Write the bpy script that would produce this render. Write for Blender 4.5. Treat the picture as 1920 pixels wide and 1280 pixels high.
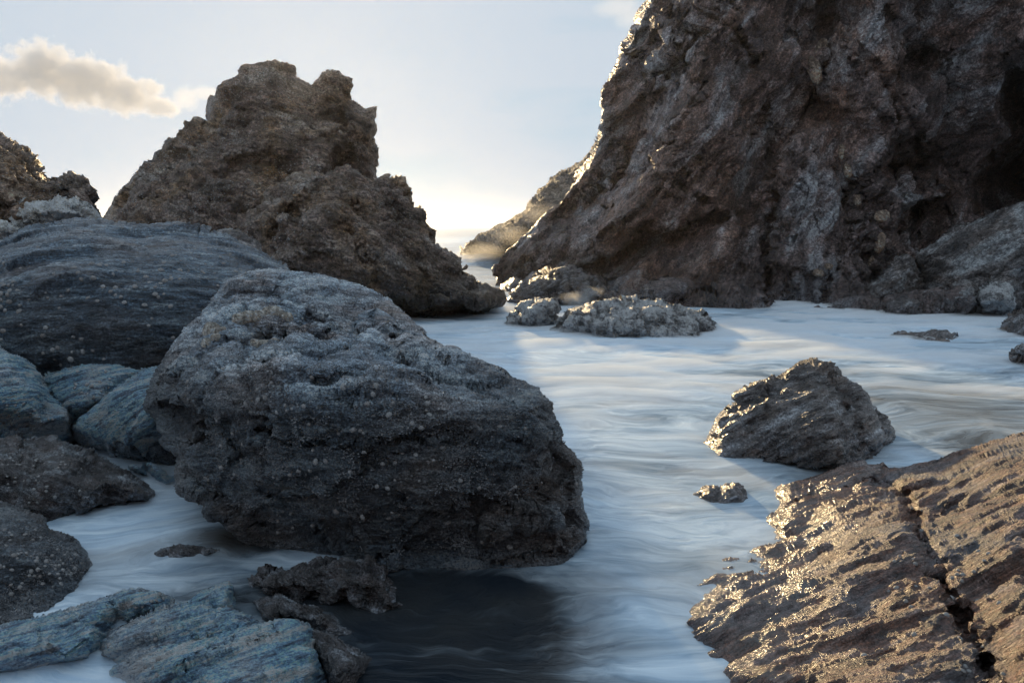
import bpy, math, random
import numpy as np
from mathutils import Vector, geometry
R = math.radians
scene = bpy.context.scene
for o in list(bpy.data.objects): bpy.data.objects.remove(o)

# ---------------------------------------------------------------- camera
W_PX, H_PX, F_PX, CAM_H, HORIZON = 1920.0, 1280.0, 1500.0, 2.4, 425.0
PITCH = math.atan((H_PX/2-HORIZON)/F_PX)
cam_data = bpy.data.cameras.new('camera')
cam_data.sensor_width = 36.0
cam_data.lens = 36.0*F_PX/W_PX
cam_data.clip_start = 0.05; cam_data.clip_end = 30000
cam = bpy.data.objects.new('camera', cam_data)
scene.collection.objects.link(cam)
cam.location = (0, 0, CAM_H)
cam.rotation_euler = (math.pi/2-PITCH, 0, 0)
scene.camera = cam

# ---------------------------------------------------------------- sky and sun
SUN_AZ, SUN_EL = R(-13.5), R(11.6)      # behind the left stack, low over the sea
world = bpy.data.worlds.new('World'); scene.world = world
world.use_nodes = True
nt = world.node_tree; nt.nodes.clear()
out = nt.nodes.new('ShaderNodeOutputWorld')
sky = nt.nodes.new('ShaderNodeTexSky'); sky.sky_type = 'NISHITA'
sky.sun_disc = False; sky.sun_elevation = SUN_EL; sky.sun_rotation = SUN_AZ
sky.air_density = 1.0; sky.dust_density = 0.3; sky.ozone_density = 2.0
bg = nt.nodes.new('ShaderNodeBackground'); bg.inputs['Strength'].default_value = 1.0
# a thin even veil of high cloud: scatters some pale light everywhere and dulls the glare, so no part outshines it
VEIL, CAP = (0.25, 0.315, 0.40), (0.272, 0.315, 0.365)
scl = nt.nodes.new('ShaderNodeVectorMath'); scl.operation = 'SCALE'; scl.inputs['Scale'].default_value = 0.15
vadd = nt.nodes.new('ShaderNodeVectorMath'); vadd.operation = 'ADD'; vadd.inputs[1].default_value = VEIL
smin = nt.nodes.new('ShaderNodeCombineXYZ'); ssep = nt.nodes.new('ShaderNodeSeparateXYZ')
nt.links.new(sky.outputs[0], scl.inputs[0]); nt.links.new(scl.outputs[0], vadd.inputs[0])
nt.links.new(vadd.outputs[0], ssep.inputs[0])
for k in range(3):
    sm = nt.nodes.new('ShaderNodeMath'); sm.operation = 'SMOOTH_MIN'; sm.inputs[1].default_value = CAP[k]; sm.inputs[2].default_value = 0.22
    nt.links.new(ssep.outputs[k], sm.inputs[0]); nt.links.new(sm.outputs[0], smin.inputs[k])
# thin cirrus everywhere: clear bluer lanes between paler sheets
wtc = nt.nodes.new('ShaderNodeTexCoord'); wmp = nt.nodes.new('ShaderNodeMapping'); wmp.inputs['Scale'].default_value = (1.0, 1.6, 3.4); wmp.inputs['Rotation'].default_value = (0.2, 0.35, 0.5)
wnz = nt.nodes.new('ShaderNodeTexNoise'); wnz.inputs['Scale'].default_value = 2.3; wnz.inputs['Detail'].default_value = 6; wnz.inputs['Distortion'].default_value = 0.8
wrm = nt.nodes.new('ShaderNodeValToRGB'); wrm.color_ramp.elements[0].position = 0.30; wrm.color_ramp.elements[0].color = (0.80, 0.93, 0.97, 1); wrm.color_ramp.elements[1].position = 0.47; wrm.color_ramp.elements[1].color = (1, 1, 1, 1)
wmul = nt.nodes.new('ShaderNodeVectorMath'); wmul.operation = 'MULTIPLY'
nt.links.new(wtc.outputs['Generated'], wmp.inputs['Vector']); nt.links.new(wmp.outputs[0], wnz.inputs['Vector']); nt.links.new(wnz.outputs['Fac'], wrm.inputs['Fac'])
nt.links.new(smin.outputs[0], wmul.inputs[0]); nt.links.new(wrm.outputs['Color'], wmul.inputs[1])
nt.links.new(wmul.outputs[0], bg.inputs['Color'])
nt.links.new(bg.outputs[0], out.inputs['Surface'])
sun_data = bpy.data.lights.new('sun', 'SUN'); sun_data.energy = 2.3
sun_data.angle = R(2.0); sun_data.color = (1.0, 0.72, 0.38)
sun = bpy.data.objects.new('sun', sun_data); scene.collection.objects.link(sun)
sd = Vector((math.sin(SUN_AZ)*math.cos(SUN_EL), math.cos(SUN_AZ)*math.cos(SUN_EL), math.sin(SUN_EL)))
sun.rotation_euler = sd.to_track_quat('Z', 'Y').to_euler()
sun.location = sd*60

vs = scene.view_settings
vs.view_transform = 'Standard'; vs.look = 'None'; vs.exposure = 1.05; vs.gamma = 1.0
vs.use_curve_mapping = False
cy = scene.cycles
cy.use_denoising = True
try: cy.denoiser = 'OPENIMAGEDENOISE'
except Exception: pass
cy.max_bounces = 6; cy.diffuse_bounces = 3; cy.glossy_bounces = 3; cy.transmission_bounces = 4
cy.transparent_max_bounces = 8; cy.volume_bounces = 2
cy.volume_step_rate = 0.5; cy.volume_max_steps = 256
cy.sample_clamp_indirect = 4.0

# ---------------------------------------------------------------- projection helpers
SP, CP = math.sin(PITCH), math.cos(PITCH)
def ray(px, py):
    dx = (np.asarray(px, float)-W_PX/2)/F_PX; dy = (H_PX/2-np.asarray(py, float))/F_PX
    return dx, CP+dy*SP, -SP+dy*CP
def at(px, py, Y):
    x, y, z = ray(px, py); t = Y/y
    return x*t, np.asarray(Y, float)+0*t, CAM_H+z*t
def wY(px, py):                      # forward distance where a line of sight meets the water
    x, y, z = ray(px, py)
    return float(CAM_H*y/(-z))

# ---------------------------------------------------------------- numpy noise
_G = np.array([[1,1,0],[-1,1,0],[1,-1,0],[-1,-1,0],[1,0,1],[-1,0,1],[1,0,-1],[-1,0,-1],
               [0,1,1],[0,-1,1],[0,1,-1],[0,-1,-1],[1,1,0],[-1,1,0],[0,-1,1],[0,-1,-1]], np.float32)
def _hash(ix, iy, iz, seed):
    h = (ix.astype(np.uint32)*np.uint32(73856093)) ^ (iy.astype(np.uint32)*np.uint32(19349663)) ^ \
        (iz.astype(np.uint32)*np.uint32(83492791)) ^ np.uint32((seed*2654435761) & 0xffffffff)
    h ^= h >> np.uint32(13); h *= np.uint32(1274126177); h ^= h >> np.uint32(16)
    return h
def pnoise(p, seed=0):
    i = np.floor(p).astype(np.int32); f = (p-i).astype(np.float32)
    u = f*f*f*(f*(f*6-15)+10)
    res = 0
    for dx in (0, 1):
        wx = u[:, 0] if dx else 1-u[:, 0]
        for dy in (0, 1):
            wxy = wx*(u[:, 1] if dy else 1-u[:, 1])
            for dz in (0, 1):
                w = wxy*(u[:, 2] if dz else 1-u[:, 2])
                g = _G[_hash(i[:, 0]+dx, i[:, 1]+dy, i[:, 2]+dz, seed) & np.uint32(15)]
                res = res + w*(g[:, 0]*(f[:, 0]-dx)+g[:, 1]*(f[:, 1]-dy)+g[:, 2]*(f[:, 2]-dz))
    return res
def fbm(p, octv=4, seed=0, gain=0.5, lac=2.03):
    a, s, t = 1.0, 0, 0
    for k in range(octv):
        s = s+a*pnoise(p, seed+k*17); t += a; a *= gain; p = p*lac+3.7
    return s/t*1.6
def ridged(p, octv=4, seed=0, gain=0.5, lac=2.07):
    a, s, t = 1.0, 0, 0
    for k in range(octv):
        s = s+a*(1-2.2*np.abs(pnoise(p, seed+k*17))); t += a; a *= gain; p = p*lac+5.1
    return s/t-0.45
def facets(p, seed=0):
    """broken rock: every cell is a tilted plane; returns (tilt height, distance to the joint)"""
    i = np.floor(p).astype(np.int32)
    F1 = np.full(len(p), 9., np.float32); F2 = F1.copy(); H = np.zeros(len(p), np.float32)
    for dx in (-1, 0, 1):
        for dy in (-1, 0, 1):
            for dz in (-1, 0, 1):
                c = i+np.array([dx, dy, dz], np.int32)
                h = _hash(c[:, 0], c[:, 1], c[:, 2], seed)
                r = np.stack([(h & np.uint32(1023)), ((h >> np.uint32(10)) & np.uint32(1023)), ((h >> np.uint32(20)) & np.uint32(1023))], 1).astype(np.float32)/1023.
                d = p-(c+r); dd = np.sqrt((d*d).sum(1))
                h2 = _hash(c[:, 1], c[:, 2], c[:, 0], seed+91)
                n = np.stack([(h2 & np.uint32(1023)), ((h2 >> np.uint32(10)) & np.uint32(1023)), ((h2 >> np.uint32(20)) & np.uint32(1023))], 1).astype(np.float32)/511.5-1
                off = ((h2 >> np.uint32(4)) & np.uint32(255)).astype(np.float32)/255.-0.5
                hh = (d*n).sum(1)*0.8+off*0.5
                m = dd < F1
                F2 = np.where(m, F1, np.minimum(F2, dd)); H = np.where(m, hh, H); F1 = np.where(m, dd, F1)
    return H, F2-F1
def strata(p, n, fr, seed, warp=0.35, lat=0.8):
    """bedded rock: each layer steps in or out along its own wandering edge"""
    n = np.array(n, float); n = (n/np.linalg.norm(n)).astype(np.float32)
    d = p@n
    s = d*fr+warp*fbm(p*(fr*0.22), 3, seed+5)*2+0.25*fbm(p*(fr*0.9), 2, seed+8)
    pl = p-np.outer(d, n)
    i = np.floor(s); t = (s-i).astype(np.float32)
    def r(j):
        q = pl*lat+np.stack([j*5.31+0.37, j*2.77, j*7.13], 1)
        return pnoise(q.astype(np.float32), seed+40)*2.0
    e = np.clip((t-0.80)/0.20, 0, 1); e = e*e*(3-2*e)
    r0 = r(i)
    return r0+(r(i+1)-r0)*e+(t-0.5)*0.35*(1-e)
def aniso(p, n, k):
    n = np.array(n, float); n = (n/np.linalg.norm(n)).astype(np.float32)
    return p+np.outer(p@n, n)*(k-1)

# ---------------------------------------------------------------- 2D helpers
def rough_outline(pts, amp, seed, step=9.0):
    """resample an outline and make it jagged"""
    rng = np.random.RandomState(seed); P = np.array(pts, float); out_ = []
    n = len(P)
    for k in range(n):
        a, b = P[k], P[(k+1) % n]
        L = np.hypot(*(b[:2]-a[:2])); m = max(1, int(L/step))
        t = np.zeros(m+1)
        d = np.array([-(b-a)[1], (b-a)[0]])/max(L, 1e-6)
        for j in range(m):
            f = j/m; q = a+(b-a)*f
            w = 0.35 if j == 0 else 1.0
            q = q.copy(); q[:2] += d*rng.uniform(-1, 1)*amp*w
            out_.append(q)
    return np.array(out_)
def seg_dist(gx, gy, P, closed=True):
    n = len(P); m = n if closed else n-1
    best = np.full(gx.shape, 1e9, np.float32); bx = gx.copy(); by = gy.copy()
    for k in range(m):
        a = P[k]; b = P[(k+1) % n]; e = b-a; L = float(e@e)+1e-9
        t = np.clip(((gx-a[0])*e[0]+(gy-a[1])*e[1])/L, 0, 1)
        qx = a[0]+t*e[0]; qy = a[1]+t*e[1]
        d = (gx-qx)**2+(gy-qy)**2
        m_ = d < best
        best = np.where(m_, d, best); bx = np.where(m_, qx, bx); by = np.where(m_, qy, by)
    return np.sqrt(best), bx, by
def inside(gx, gy, P):
    r = np.zeros(gx.shape, bool); n = len(P)
    for k in range(n):
        x1, y1 = P[k][:2]; x2, y2 = P[(k+1) % n][:2]
        if y1 == y2: continue
        c = (y1 > gy) != (y2 > gy)
        r ^= c & (gx < (x2-x1)*(gy-y1)/(y2-y1)+x1)
    return r
def blur(a, m, s):
    """gaussian blur of a inside mask m"""
    if s < 0.3: return a
    k = int(3*s)+1; w = np.exp(-0.5*(np.arange(-k, k+1)/s)**2).astype(np.float32)
    def c1(x, ax):
        x = np.moveaxis(x, ax, 0); p = np.pad(x, [(k, k), (0, 0)]); o = np.zeros_like(x)
        for j, ww in enumerate(w): o += ww*p[j:j+x.shape[0]]
        return np.moveaxis(o, 0, ax)
    num = c1(c1(a*m, 0), 1); den = c1(c1(m.astype(np.float32), 0), 1)
    return np.where(den > 1e-4, num/np.maximum(den, 1e-4), a)
def tin(gx, gy, pts):
    """planar facets through control points (linear in inverse depth, so planes stay planes)"""
    co = [Vector((float(p[0]), float(p[1]))) for p in pts]
    vo, eo, fo, ov, oe, of = geometry.delaunay_2d_cdt(co, [], [], 0, 1e-4)
    val = np.array([1.0/pts[o[0]][2] for o in ov])
    V = np.array([[v.x, v.y] for v in vo])
    d2 = np.full(gx.shape, np.nan, np.float32)
    for f in fo:
        if len(f) < 3: continue
        a, b, c = V[f[0]], V[f[1]], V[f[2]]
        den = (b[1]-c[1])*(a[0]-c[0])+(c[0]-b[0])*(a[1]-c[1])
        if abs(den) < 1e-9: continue
        x0, x1 = min(a[0], b[0], c[0]), max(a[0], b[0], c[0]); y0, y1 = min(a[1], b[1], c[1]), max(a[1], b[1], c[1])
        ix = np.where((gx[0] >= x0-.01) & (gx[0] <= x1+.01))[0]; iy = np.where((gy[:, 0] >= y0-.01) & (gy[:, 0] <= y1+.01))[0]
        if len(ix) == 0 or len(iy) == 0: continue
        s = (slice(iy[0], iy[-1]+1), slice(ix[0], ix[-1]+1))
        X, Y = gx[s], gy[s]
        l1 = ((b[1]-c[1])*(X-c[0])+(c[0]-b[0])*(Y-c[1]))/den
        l2 = ((c[1]-a[1])*(X-c[0])+(a[0]-c[0])*(Y-c[1]))/den
        l3 = 1-l1-l2
        m = (l1 >= -1e-4) & (l2 >= -1e-4) & (l3 >= -1e-4)
        v = l1*val[f[0]]+l2*val[f[1]]+l3*val[f[2]]
        d2[s] = np.where(m, v, d2[s])
    return d2

def mesh_from(name, V, F, mat=None):
    me = bpy.data.meshes.new(name)
    F = np.asarray(F, np.int32)
    me.vertices.add(len(V)); me.vertices.foreach_set('co', np.asarray(V, np.float32).ravel())
    k = F.shape[1]
    me.loops.add(F.size); me.loops.foreach_set('vertex_index', F.ravel())
    me.polygons.add(len(F)); me.polygons.foreach_set('loop_start', np.arange(0, F.size, k, dtype=np.int32))
    me.polygons.foreach_set('use_smooth', np.ones(len(F), bool))
    me.update(calc_edges=True); me.validate()
    if mat: me.materials.append(mat)
    return me
def normals_of(V, F):
    a, b, c, d = V[F[:, 0]], V[F[:, 1]], V[F[:, 2]], V[F[:, 3]]
    n = np.cross(c-a, d-b)
    N = np.zeros_like(V)
    for k in range(4):
        for ax in range(3): N[:, ax] += np.bincount(F[:, k], n[:, ax], len(V))
    return N/np.maximum(np.linalg.norm(N, axis=1), 1e-12)[:, None]
def tag(o, label=None, cat=None, group=None, kind=None):
    if label: o['label'] = label
    if cat: o['category'] = cat
    if group: o['group'] = group
    if kind: o['kind'] = kind
    return o
# ---------------------------------------------------------------- materials
def rgba(c): return (c[0], c[1], c[2], 1.0)
class NB:
    def __init__(s, mat): s.nt = mat.node_tree; s.N = s.nt.nodes; s.L = s.nt.links
    def n(s, t, **kw):
        x = s.N.new(t)
        for k, v in kw.items(): setattr(x, k, v)
        return x
    def link(s, a, b): s.L.new(a, b)
    def math(s, op, a, b=None, c=None, clamp=False):
        x = s.n('ShaderNodeMath', operation=op); x.use_clamp = clamp
        for k, v in enumerate((a, b, c)):
            if v is None: continue
            if isinstance(v, (int, float)): x.inputs[k].default_value = v
            else: s.link(v, x.inputs[k])
        return x.outputs[0]
    def noise(s, vec, scale, detail=4, rough=0.55, dist=0.0, dim='3D'):
        x = s.n('ShaderNodeTexNoise', noise_dimensions=dim)
        s.link(vec, x.inputs['Vector']); x.inputs['Scale'].default_value = scale
        x.inputs['Detail'].default_value = detail; x.inputs['Roughness'].default_value = rough
        x.inputs['Distortion'].default_value = dist
        return x.outputs['Fac']
    def voro(s, vec, scale, feature='F1', out_='Distance'):
        x = s.n('ShaderNodeTexVoronoi', feature=feature); s.link(vec, x.inputs['Vector'])
        x.inputs['Scale'].default_value = scale
        return x.outputs[out_]
    def ramp(s, fac, stops, interp='LINEAR'):
        x = s.n('ShaderNodeValToRGB'); r = x.color_ramp; r.interpolation = interp
        while len(r.elements) < len(stops): r.elements.new(0.5)
        for e, (p, c) in zip(r.elements, stops):
            e.position = p; e.color = (c, c, c, 1) if isinstance(c, (int, float)) else rgba(c)
        s.link(fac, x.inputs['Fac'])
        return x.outputs['Color']
    def mix(s, fac, a, b, mode='MIX'):
        x = s.n('ShaderNodeMix', data_type='RGBA', blend_type=mode)
        for sock, v in ((x.inputs[0], fac), (x.inputs[6], a), (x.inputs[7], b)):
            if isinstance(v, (int, float)): sock.default_value = v
            elif isinstance(v, tuple): sock.default_value = rgba(v)
            else: s.link(v, sock)
        return x.outputs[2]
    def stretch(s, vec, n, k):
        n = Vector(n).normalized()
        d = s.n('ShaderNodeVectorMath', operation='DOT_PRODUCT'); s.link(vec, d.inputs[0]); d.inputs[1].default_value = n
        m = s.math('MULTIPLY', d.outputs['Value'], k-1)
        sc = s.n('ShaderNodeVectorMath', operation='SCALE'); sc.inputs[0].default_value = n; s.link(m, sc.inputs['Scale'])
        ad = s.n('ShaderNodeVectorMath', operation='ADD'); s.link(vec, ad.inputs[0]); s.link(sc.outputs[0], ad.inputs[1])
        return ad.outputs[0]
def rock_material(name, dark, mid, light, patch=(0.1, 0.06, 0.04), n=(0.1, 0.2, 1), k=6, scale=3.0, px=0.005,
                  wet=(0.05, 0.35), wet_dark=0.45, rough=0.75, wet_rough=0.28, bump=1.0, speck=0.25, patch_amt=0.5,
                  sheen=0.0, sheen_tint=(1, .8, .4), layer=1.0, spec=0.5, grain=0.5, wet_smooth=0.35, shade_zone=None, gain=1.5, extra=None, speck_col=(0.36, 0.37, 0.38)):
    """px = size of a picture pixel on this rock in metres: sets the grain"""
    m = bpy.data.materials.new(name); m.use_nodes = True; b = NB(m)
    bs = b.N['Principled BSDF']
    tc = b.n('ShaderNodeTexCoord').outputs['Object']
    geo = b.n('ShaderNodeNewGeometry')
    st = b.stretch(tc, n, k)
    big = b.noise(st, scale, 6, 0.62, 0.4)
    col = b.ramp(big, [(0.36, dark), (0.5, mid), (0.66, light)])
    pm = b.ramp(b.noise(tc, scale*0.7, 5, 0.6, 0.6), [(0.46, 0.0), (0.66, patch_amt)])
    col = b.mix(pm, col, patch)
    fine = b.noise(tc, 0.22/px, 3, 0.7)
    col = b.mix(grain, col, b.ramp(fine, [(0.38, 0.08), (0.5, 0.75), (0.64, 2.3)]), 'MULTIPLY')
    med = b.noise(b.stretch(tc, n, max(1.0, k*0.8)), 0.035/px, 4, 0.65, 0.5)
    col = b.mix(0.5, col, b.ramp(med, [(0.37, 0.12), (0.5, 0.8), (0.63, 2.3)]), 'MULTIPLY')
    sp = b.ramp(b.voro(tc, 0.17/px), [(0.12, 1.0), (0.30, 0.0)])
    spm = b.ramp(b.noise(tc, scale*1.3, 4, 0.6), [(0.42, 0.0), (0.6, speck)])
    col = b.mix(b.mix(1.0, sp, spm, 'MULTIPLY'), col, speck_col)
    col = b.mix(1.0, b.mix(1.0, col, (gain, gain, gain), 'MULTIPLY'), (0.72, 0.74, 0.76), 'DARKEN')
    sep = b.n('ShaderNodeSeparateXYZ'); b.link(geo.outputs['Position'], sep.inputs[0])
    if shade_zone:                                      # shade painted by height over tidal crust: tops lighter, lower rock darker
        zn = b.n('ShaderNodeMapRange', interpolation_type='SMOOTHSTEP')
        b.link(b.math('ADD', sep.outputs['Z'], b.math('MULTIPLY', b.math('SUBTRACT', b.noise(st, scale*0.8, 5, 0.6), 0.5), 1.1*(shade_zone[1]-shade_zone[0]))), zn.inputs['Value'])
        zn.inputs['From Min'].default_value = shade_zone[0]; zn.inputs['From Max'].default_value = shade_zone[1]
        zn.inputs['To Min'].default_value = shade_zone[2]; zn.inputs['To Max'].default_value = shade_zone[3]
        col = b.mix(1.0, col, zn.outputs[0], 'MULTIPLY')
    zz = b.math('ADD', sep.outputs['Z'], b.math('MULTIPLY', b.math('SUBTRACT', b.noise(tc, scale, 4), 0.5), -0.6*(wet[1]-wet[0])-0.1))
    wf = b.n('ShaderNodeMapRange'); b.link(zz, wf.inputs['Value'])
    wf.inputs['From Min'].default_value = wet[1]; wf.inputs['From Max'].default_value = wet[0]
    wetf = b.math('MAXIMUM', wf.outputs[0], b.n('ShaderNodeAttribute', attribute_name='wet').outputs['Fac'])
    col = b.mix(wetf, col, b.mix(1.0, col, (wet_dark, wet_dark, wet_dark*1.04), 'MULTIPLY'))
    b.link(col, bs.inputs['Base Color'])
    rg = b.math('ADD', b.math('MULTIPLY', wetf, wet_rough-rough), rough)
    rg = b.math('ADD', rg, b.math('MULTIPLY', b.math('SUBTRACT', fine, 0.5), 0.35), clamp=True)
    b.link(rg, bs.inputs['Roughness'])
    bs.inputs['Specular IOR Level'].default_value = spec
    if sheen > 0:
        bs.inputs['Sheen Weight'].default_value = sheen; bs.inputs['Sheen Roughness'].default_value = 0.18
        bs.inputs['Sheen Tint'].default_value = rgba(sheen_tint)
    # relief finer than the mesh
    st2 = b.stretch(tc, n, max(1.0, k*0.7))
    h = b.math('MULTIPLY', b.noise(st2, 0.07/px, 5, 0.65, 0.3), 1.3*layer)
    h = b.math('ADD', h, b.math('MULTIPLY', b.noise(tc, 0.12/px, 4, 0.7), 0.9))
    h = b.math('ADD', h, b.math('MULTIPLY', sp, 0.22))
    bp = b.n('ShaderNodeBump'); b.link(b.math('SUBTRACT', 1.0, b.math('MULTIPLY', wetf, wet_smooth)), bp.inputs['Strength'])
    bp.inputs['Distance'].default_value = px*20.0*bump
    b.link(h, bp.inputs['Height']); b.link(bp.outputs[0], bs.inputs['Normal'])
    return m

# ---------------------------------------------------------------- the rock builder
ROCKS = {}
def rock(name, label, outline, inner, mat, ops, y0=None, step=2.0, roll=(14, 0.15), thick=1.0, soft=3.0,
         cracks=(), seed=1, jag=1.2, group=None, cat='rock', jstep=9.0, wetpoly=None, wetfe=40., relief=1.0, fade=0.0, micro=1.0):
    pts = []
    for p in outline:
        if len(p) == 2: pts.append((p[0], p[1], y0))
        elif p[2] == 'w': pts.append((p[0], p[1], wY(p[0], p[1]-6)))
        else: pts.append(p)
    ctrl = list(pts)
    for p in inner:
        ctrl.append(p if p[2] != 'w' else (p[0], p[1], wY(p[0], p[1])))
    if relief != 1.0:                             # deepen the planes about the mean slope of the face
        A = np.array([(1, p[0]/1000., p[1]/1000., (p[0]/1000.)**2) for p in ctrl]); yv = np.array([p[2] for p in ctrl])
        cf = np.linalg.lstsq(A, yv, rcond=None)[0]; fit = A@cf; k0 = len(pts)
        ctrl = [p if (i < k0 or p[1] > 540) else (p[0], p[1], fit[i]+(p[2]-fit[i])*relief) for i, p in enumerate(ctrl)]
    jo = rough_outline(pts, jag, seed, jstep)
    P2 = jo[:, :2]
    x0, y0_ = P2.min(0)-3*step; x1, y1_ = P2.max(0)+3*step
    gx, gy = np.meshgrid(np.arange(x0, x1, step, dtype=np.float32), np.arange(y0_, y1_, step, dtype=np.float32))
    d, bx, by = seg_dist(gx, gy, P2)
    ins = inside(gx, gy, P2); sdv = np.where(ins, d, -d)
    inv = tin(gx, gy, ctrl)
    ok = ~np.isnan(inv)
    inv = blur(np.where(ok, inv, 0), ok, 0.8) if ok.all() else np.where(ok, inv, blur(np.where(ok, inv, 0), ok, 6))
    mask = (sdv > -0.7*step) & (inv > 1e-6)
    inv = blur(np.where(mask, inv, 0), mask, soft/step)
    Y = 1.0/np.maximum(inv, 1e-6)
    warp = np.stack([gx.ravel()/23., gy.ravel()/23., np.full(gx.size, seed*1.7, np.float32)], 1).astype(np.float32)
    wx = fbm(warp, 3, seed).reshape(gx.shape)*9; wy = fbm(warp+50, 3, seed+5).reshape(gx.shape)*9
    for pl, wpx, dep in cracks:
        dd, _, _ = seg_dist(gx+wx, gy+wy, np.array(pl, np.float32), closed=False)
        mod = np.clip(0.7+0.7*fbm(warp*0.7+90, 3, seed+9).reshape(gx.shape), 0.35, 1.2)
        Y = Y+dep*mod*np.exp(-(dd/(wpx*(0.5+0.6*mod)))**2)
    dpos = np.clip(sdv, 0, None)
    t = np.clip(dpos/roll[0], 0, 1)
    Yf = Y+roll[1]*(1-np.sqrt(np.clip(1-(1-t)**2, 0, 1)))
    wT = 0.45*max(dpos.max(), 1)
    t2 = np.clip(dpos/wT, 0, 1)
    Ysm = blur(np.where(mask, Yf, 0), mask, min(20, 0.12*max(dpos.max(), 4)/step+1))
    Yb = np.maximum(Ysm, Yf)+0.004+thick*np.sqrt(np.clip(1-(1-t2)**2, 0, 1))
    near = np.abs(sdv) < 0.6*step
    GX = np.where(near, bx, gx); GY = np.where(near, by, gy)
    Yb = np.where(near, Yf, Yb)
    keepv = sdv > -0.6*step
    cell = keepv[:-1, :-1] & keepv[1:, :-1] & keepv[:-1, 1:] & keepv[1:, 1:]
    allnear = near[:-1, :-1] & near[1:, :-1] & near[:-1, 1:] & near[1:, 1:]
    cell &= ~allnear
    nv = gx.size; idx = np.arange(nv).reshape(gx.shape)
    cy_, cx_ = np.where(cell)
    a, b_, c, e = idx[cy_, cx_], idx[cy_, cx_+1], idx[cy_+1, cx_+1], idx[cy_+1, cx_]
    Ff = np.stack([a, e, c, b_], 1)                     # facing the viewer
    bidx = np.where(near, idx, idx+nv)
    Fb = np.stack([bidx[cy_, cx_], bidx[cy_, cx_+1], bidx[cy_+1, cx_+1], bidx[cy_+1, cx_]], 1)
    F = np.concatenate([Ff, Fb])
    X1, Y1, Z1 = at(GX, GY, Yf); X2, Y2, Z2 = at(GX, GY, Yb)
    V = np.stack([np.concatenate([X1.ravel(), X2.ravel()]), np.concatenate([Y1.ravel(), Y2.ravel()]), np.concatenate([Z1.ravel(), Z2.ravel()])], 1)
    used = np.unique(F); rm = np.full(len(V), -1, np.int64); rm[used] = np.arange(len(used))
    V = V[used].astype(np.float32); F = rm[F]
    PX = np.concatenate([GX.ravel(), GX.ravel()])[used]; PY = np.concatenate([GY.ravel(), GY.ravel()])[used]
    nfront = int((used < nv).sum())
    DE = np.concatenate([dpos.ravel(), dpos.ravel()])[used]; EF = np.clip(DE/fade, 0.35, 1) if fade > 0 else 1.0
    off = np.array([seed*7.31, seed*3.17, seed*5.77], np.float32)
    Nn = normals_of(V, F)
    pm = float(np.median(V[:nfront, 1]))/F_PX            # metres per picture pixel here: weathering grain
    sn = [o_[3]['n'] for o_ in ops if o_[0] == 'strata']; sn = sn[0] if sn else (0.1, 0.2, 1)
    if micro > 0:
        ops = list(ops)+[('ridge', 1/(34*pm), 4.0*pm*micro, {'n': sn, 'k': 3.5, 'o': 3, 'warp': 0.35}), ('ridge', 1/(13*pm), 1.5*pm*micro, {'n': sn, 'k': 2.0, 'o': 2, 'warp': 0.3})]
    for op in ops:
        kind, fr, amp = op[0], op[1], op[2]
        prm = op[3] if len(op) > 3 else {}
        fo = amp < 9*pm                            # grain finer than this is worked on the seen side only
        q = (V[:nfront] if fo else V)+off
        pn = prm.get('n') if kind == 'strata' else None
        if 'n' in prm and kind != 'strata': q = aniso(q, prm['n'], prm.get('k', 5))
        if 'warp' in prm and kind != 'strata':
            wv = np.stack([fbm(q*fr*0.6+j*31, 2, seed+j) for j in range(3)], 1)
            q = q+wv*prm['warp']/fr
        if kind == 'strata': h = strata(q.astype(np.float32), pn, fr, seed+int(fr*10), prm.get('warp', 0.35), prm.get('lat', fr*0.3))
        q = (q*fr).astype(np.float32)
        if kind == 'fbm': h = fbm(q, prm.get('o', 4), seed+3)
        elif kind == 'ridge': h = ridged(q, prm.get('o', 4), seed+7)
        elif kind == 'billow': h = -ridged(q, prm.get('o', 3), seed+11)
        elif kind == 'facet':
            h, jn = facets(q, seed+13); h = h-prm.get('joint', 0.25)*np.exp(-(jn/0.06)**2)
        elif kind == 'spike':
            h = np.clip(pnoise(q, seed+19)*2.2-0.25, 0, 2)**1.5
        if fo: h = np.concatenate([h, np.zeros(len(V)-nfront, h.dtype)])
        if 'box' in prm:
            bx0, by0, bx1, by1, fe = prm['box']
            h = h*np.clip((PX-bx0)/fe, 0, 1)*np.clip((bx1-PX)/fe, 0, 1)*np.clip((PY-by0)/fe, 0, 1)*np.clip((by1-PY)/fe, 0, 1)
        V = V+Nn*(h*amp*(EF if amp > 0.015 else 1.0))[:, None]
        if prm.get('re', True): Nn = normals_of(V, F)
    base = np.array([np.median(V[:, 0]), np.median(V[:nfront, 1]), 0.0], np.float32)
    me = mesh_from(name, V-base, F, mat)
    if wetpoly:                                   # where the last wave left the rock wet
        wp = np.array(wetpoly, np.float32)
        wxx = fbm(np.stack([PX/30., PY/30., 0*PX], 1).astype(np.float32), 4, seed+77)*35
        dd, _, _ = seg_dist(PX+wxx, PY+wxx*0.6, wp); sg = np.where(inside(PX+wxx, PY+wxx*0.6, wp), dd, -dd)
        a_ = me.attributes.new('wet', 'FLOAT', 'POINT'); a_.data.foreach_set('value', np.clip(sg/wetfe+0.5, 0, 1).astype(np.float32))
    o = bpy.data.objects.new(name, me); o.location = base.tolist()
    scene.collection.objects.link(o)
    tag(o, label, cat, group)
    ROCKS[label] = dict(o=o, V=V, N=Nn, PX=PX, PY=PY, nf=nfront, base=base)
    return o
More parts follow.
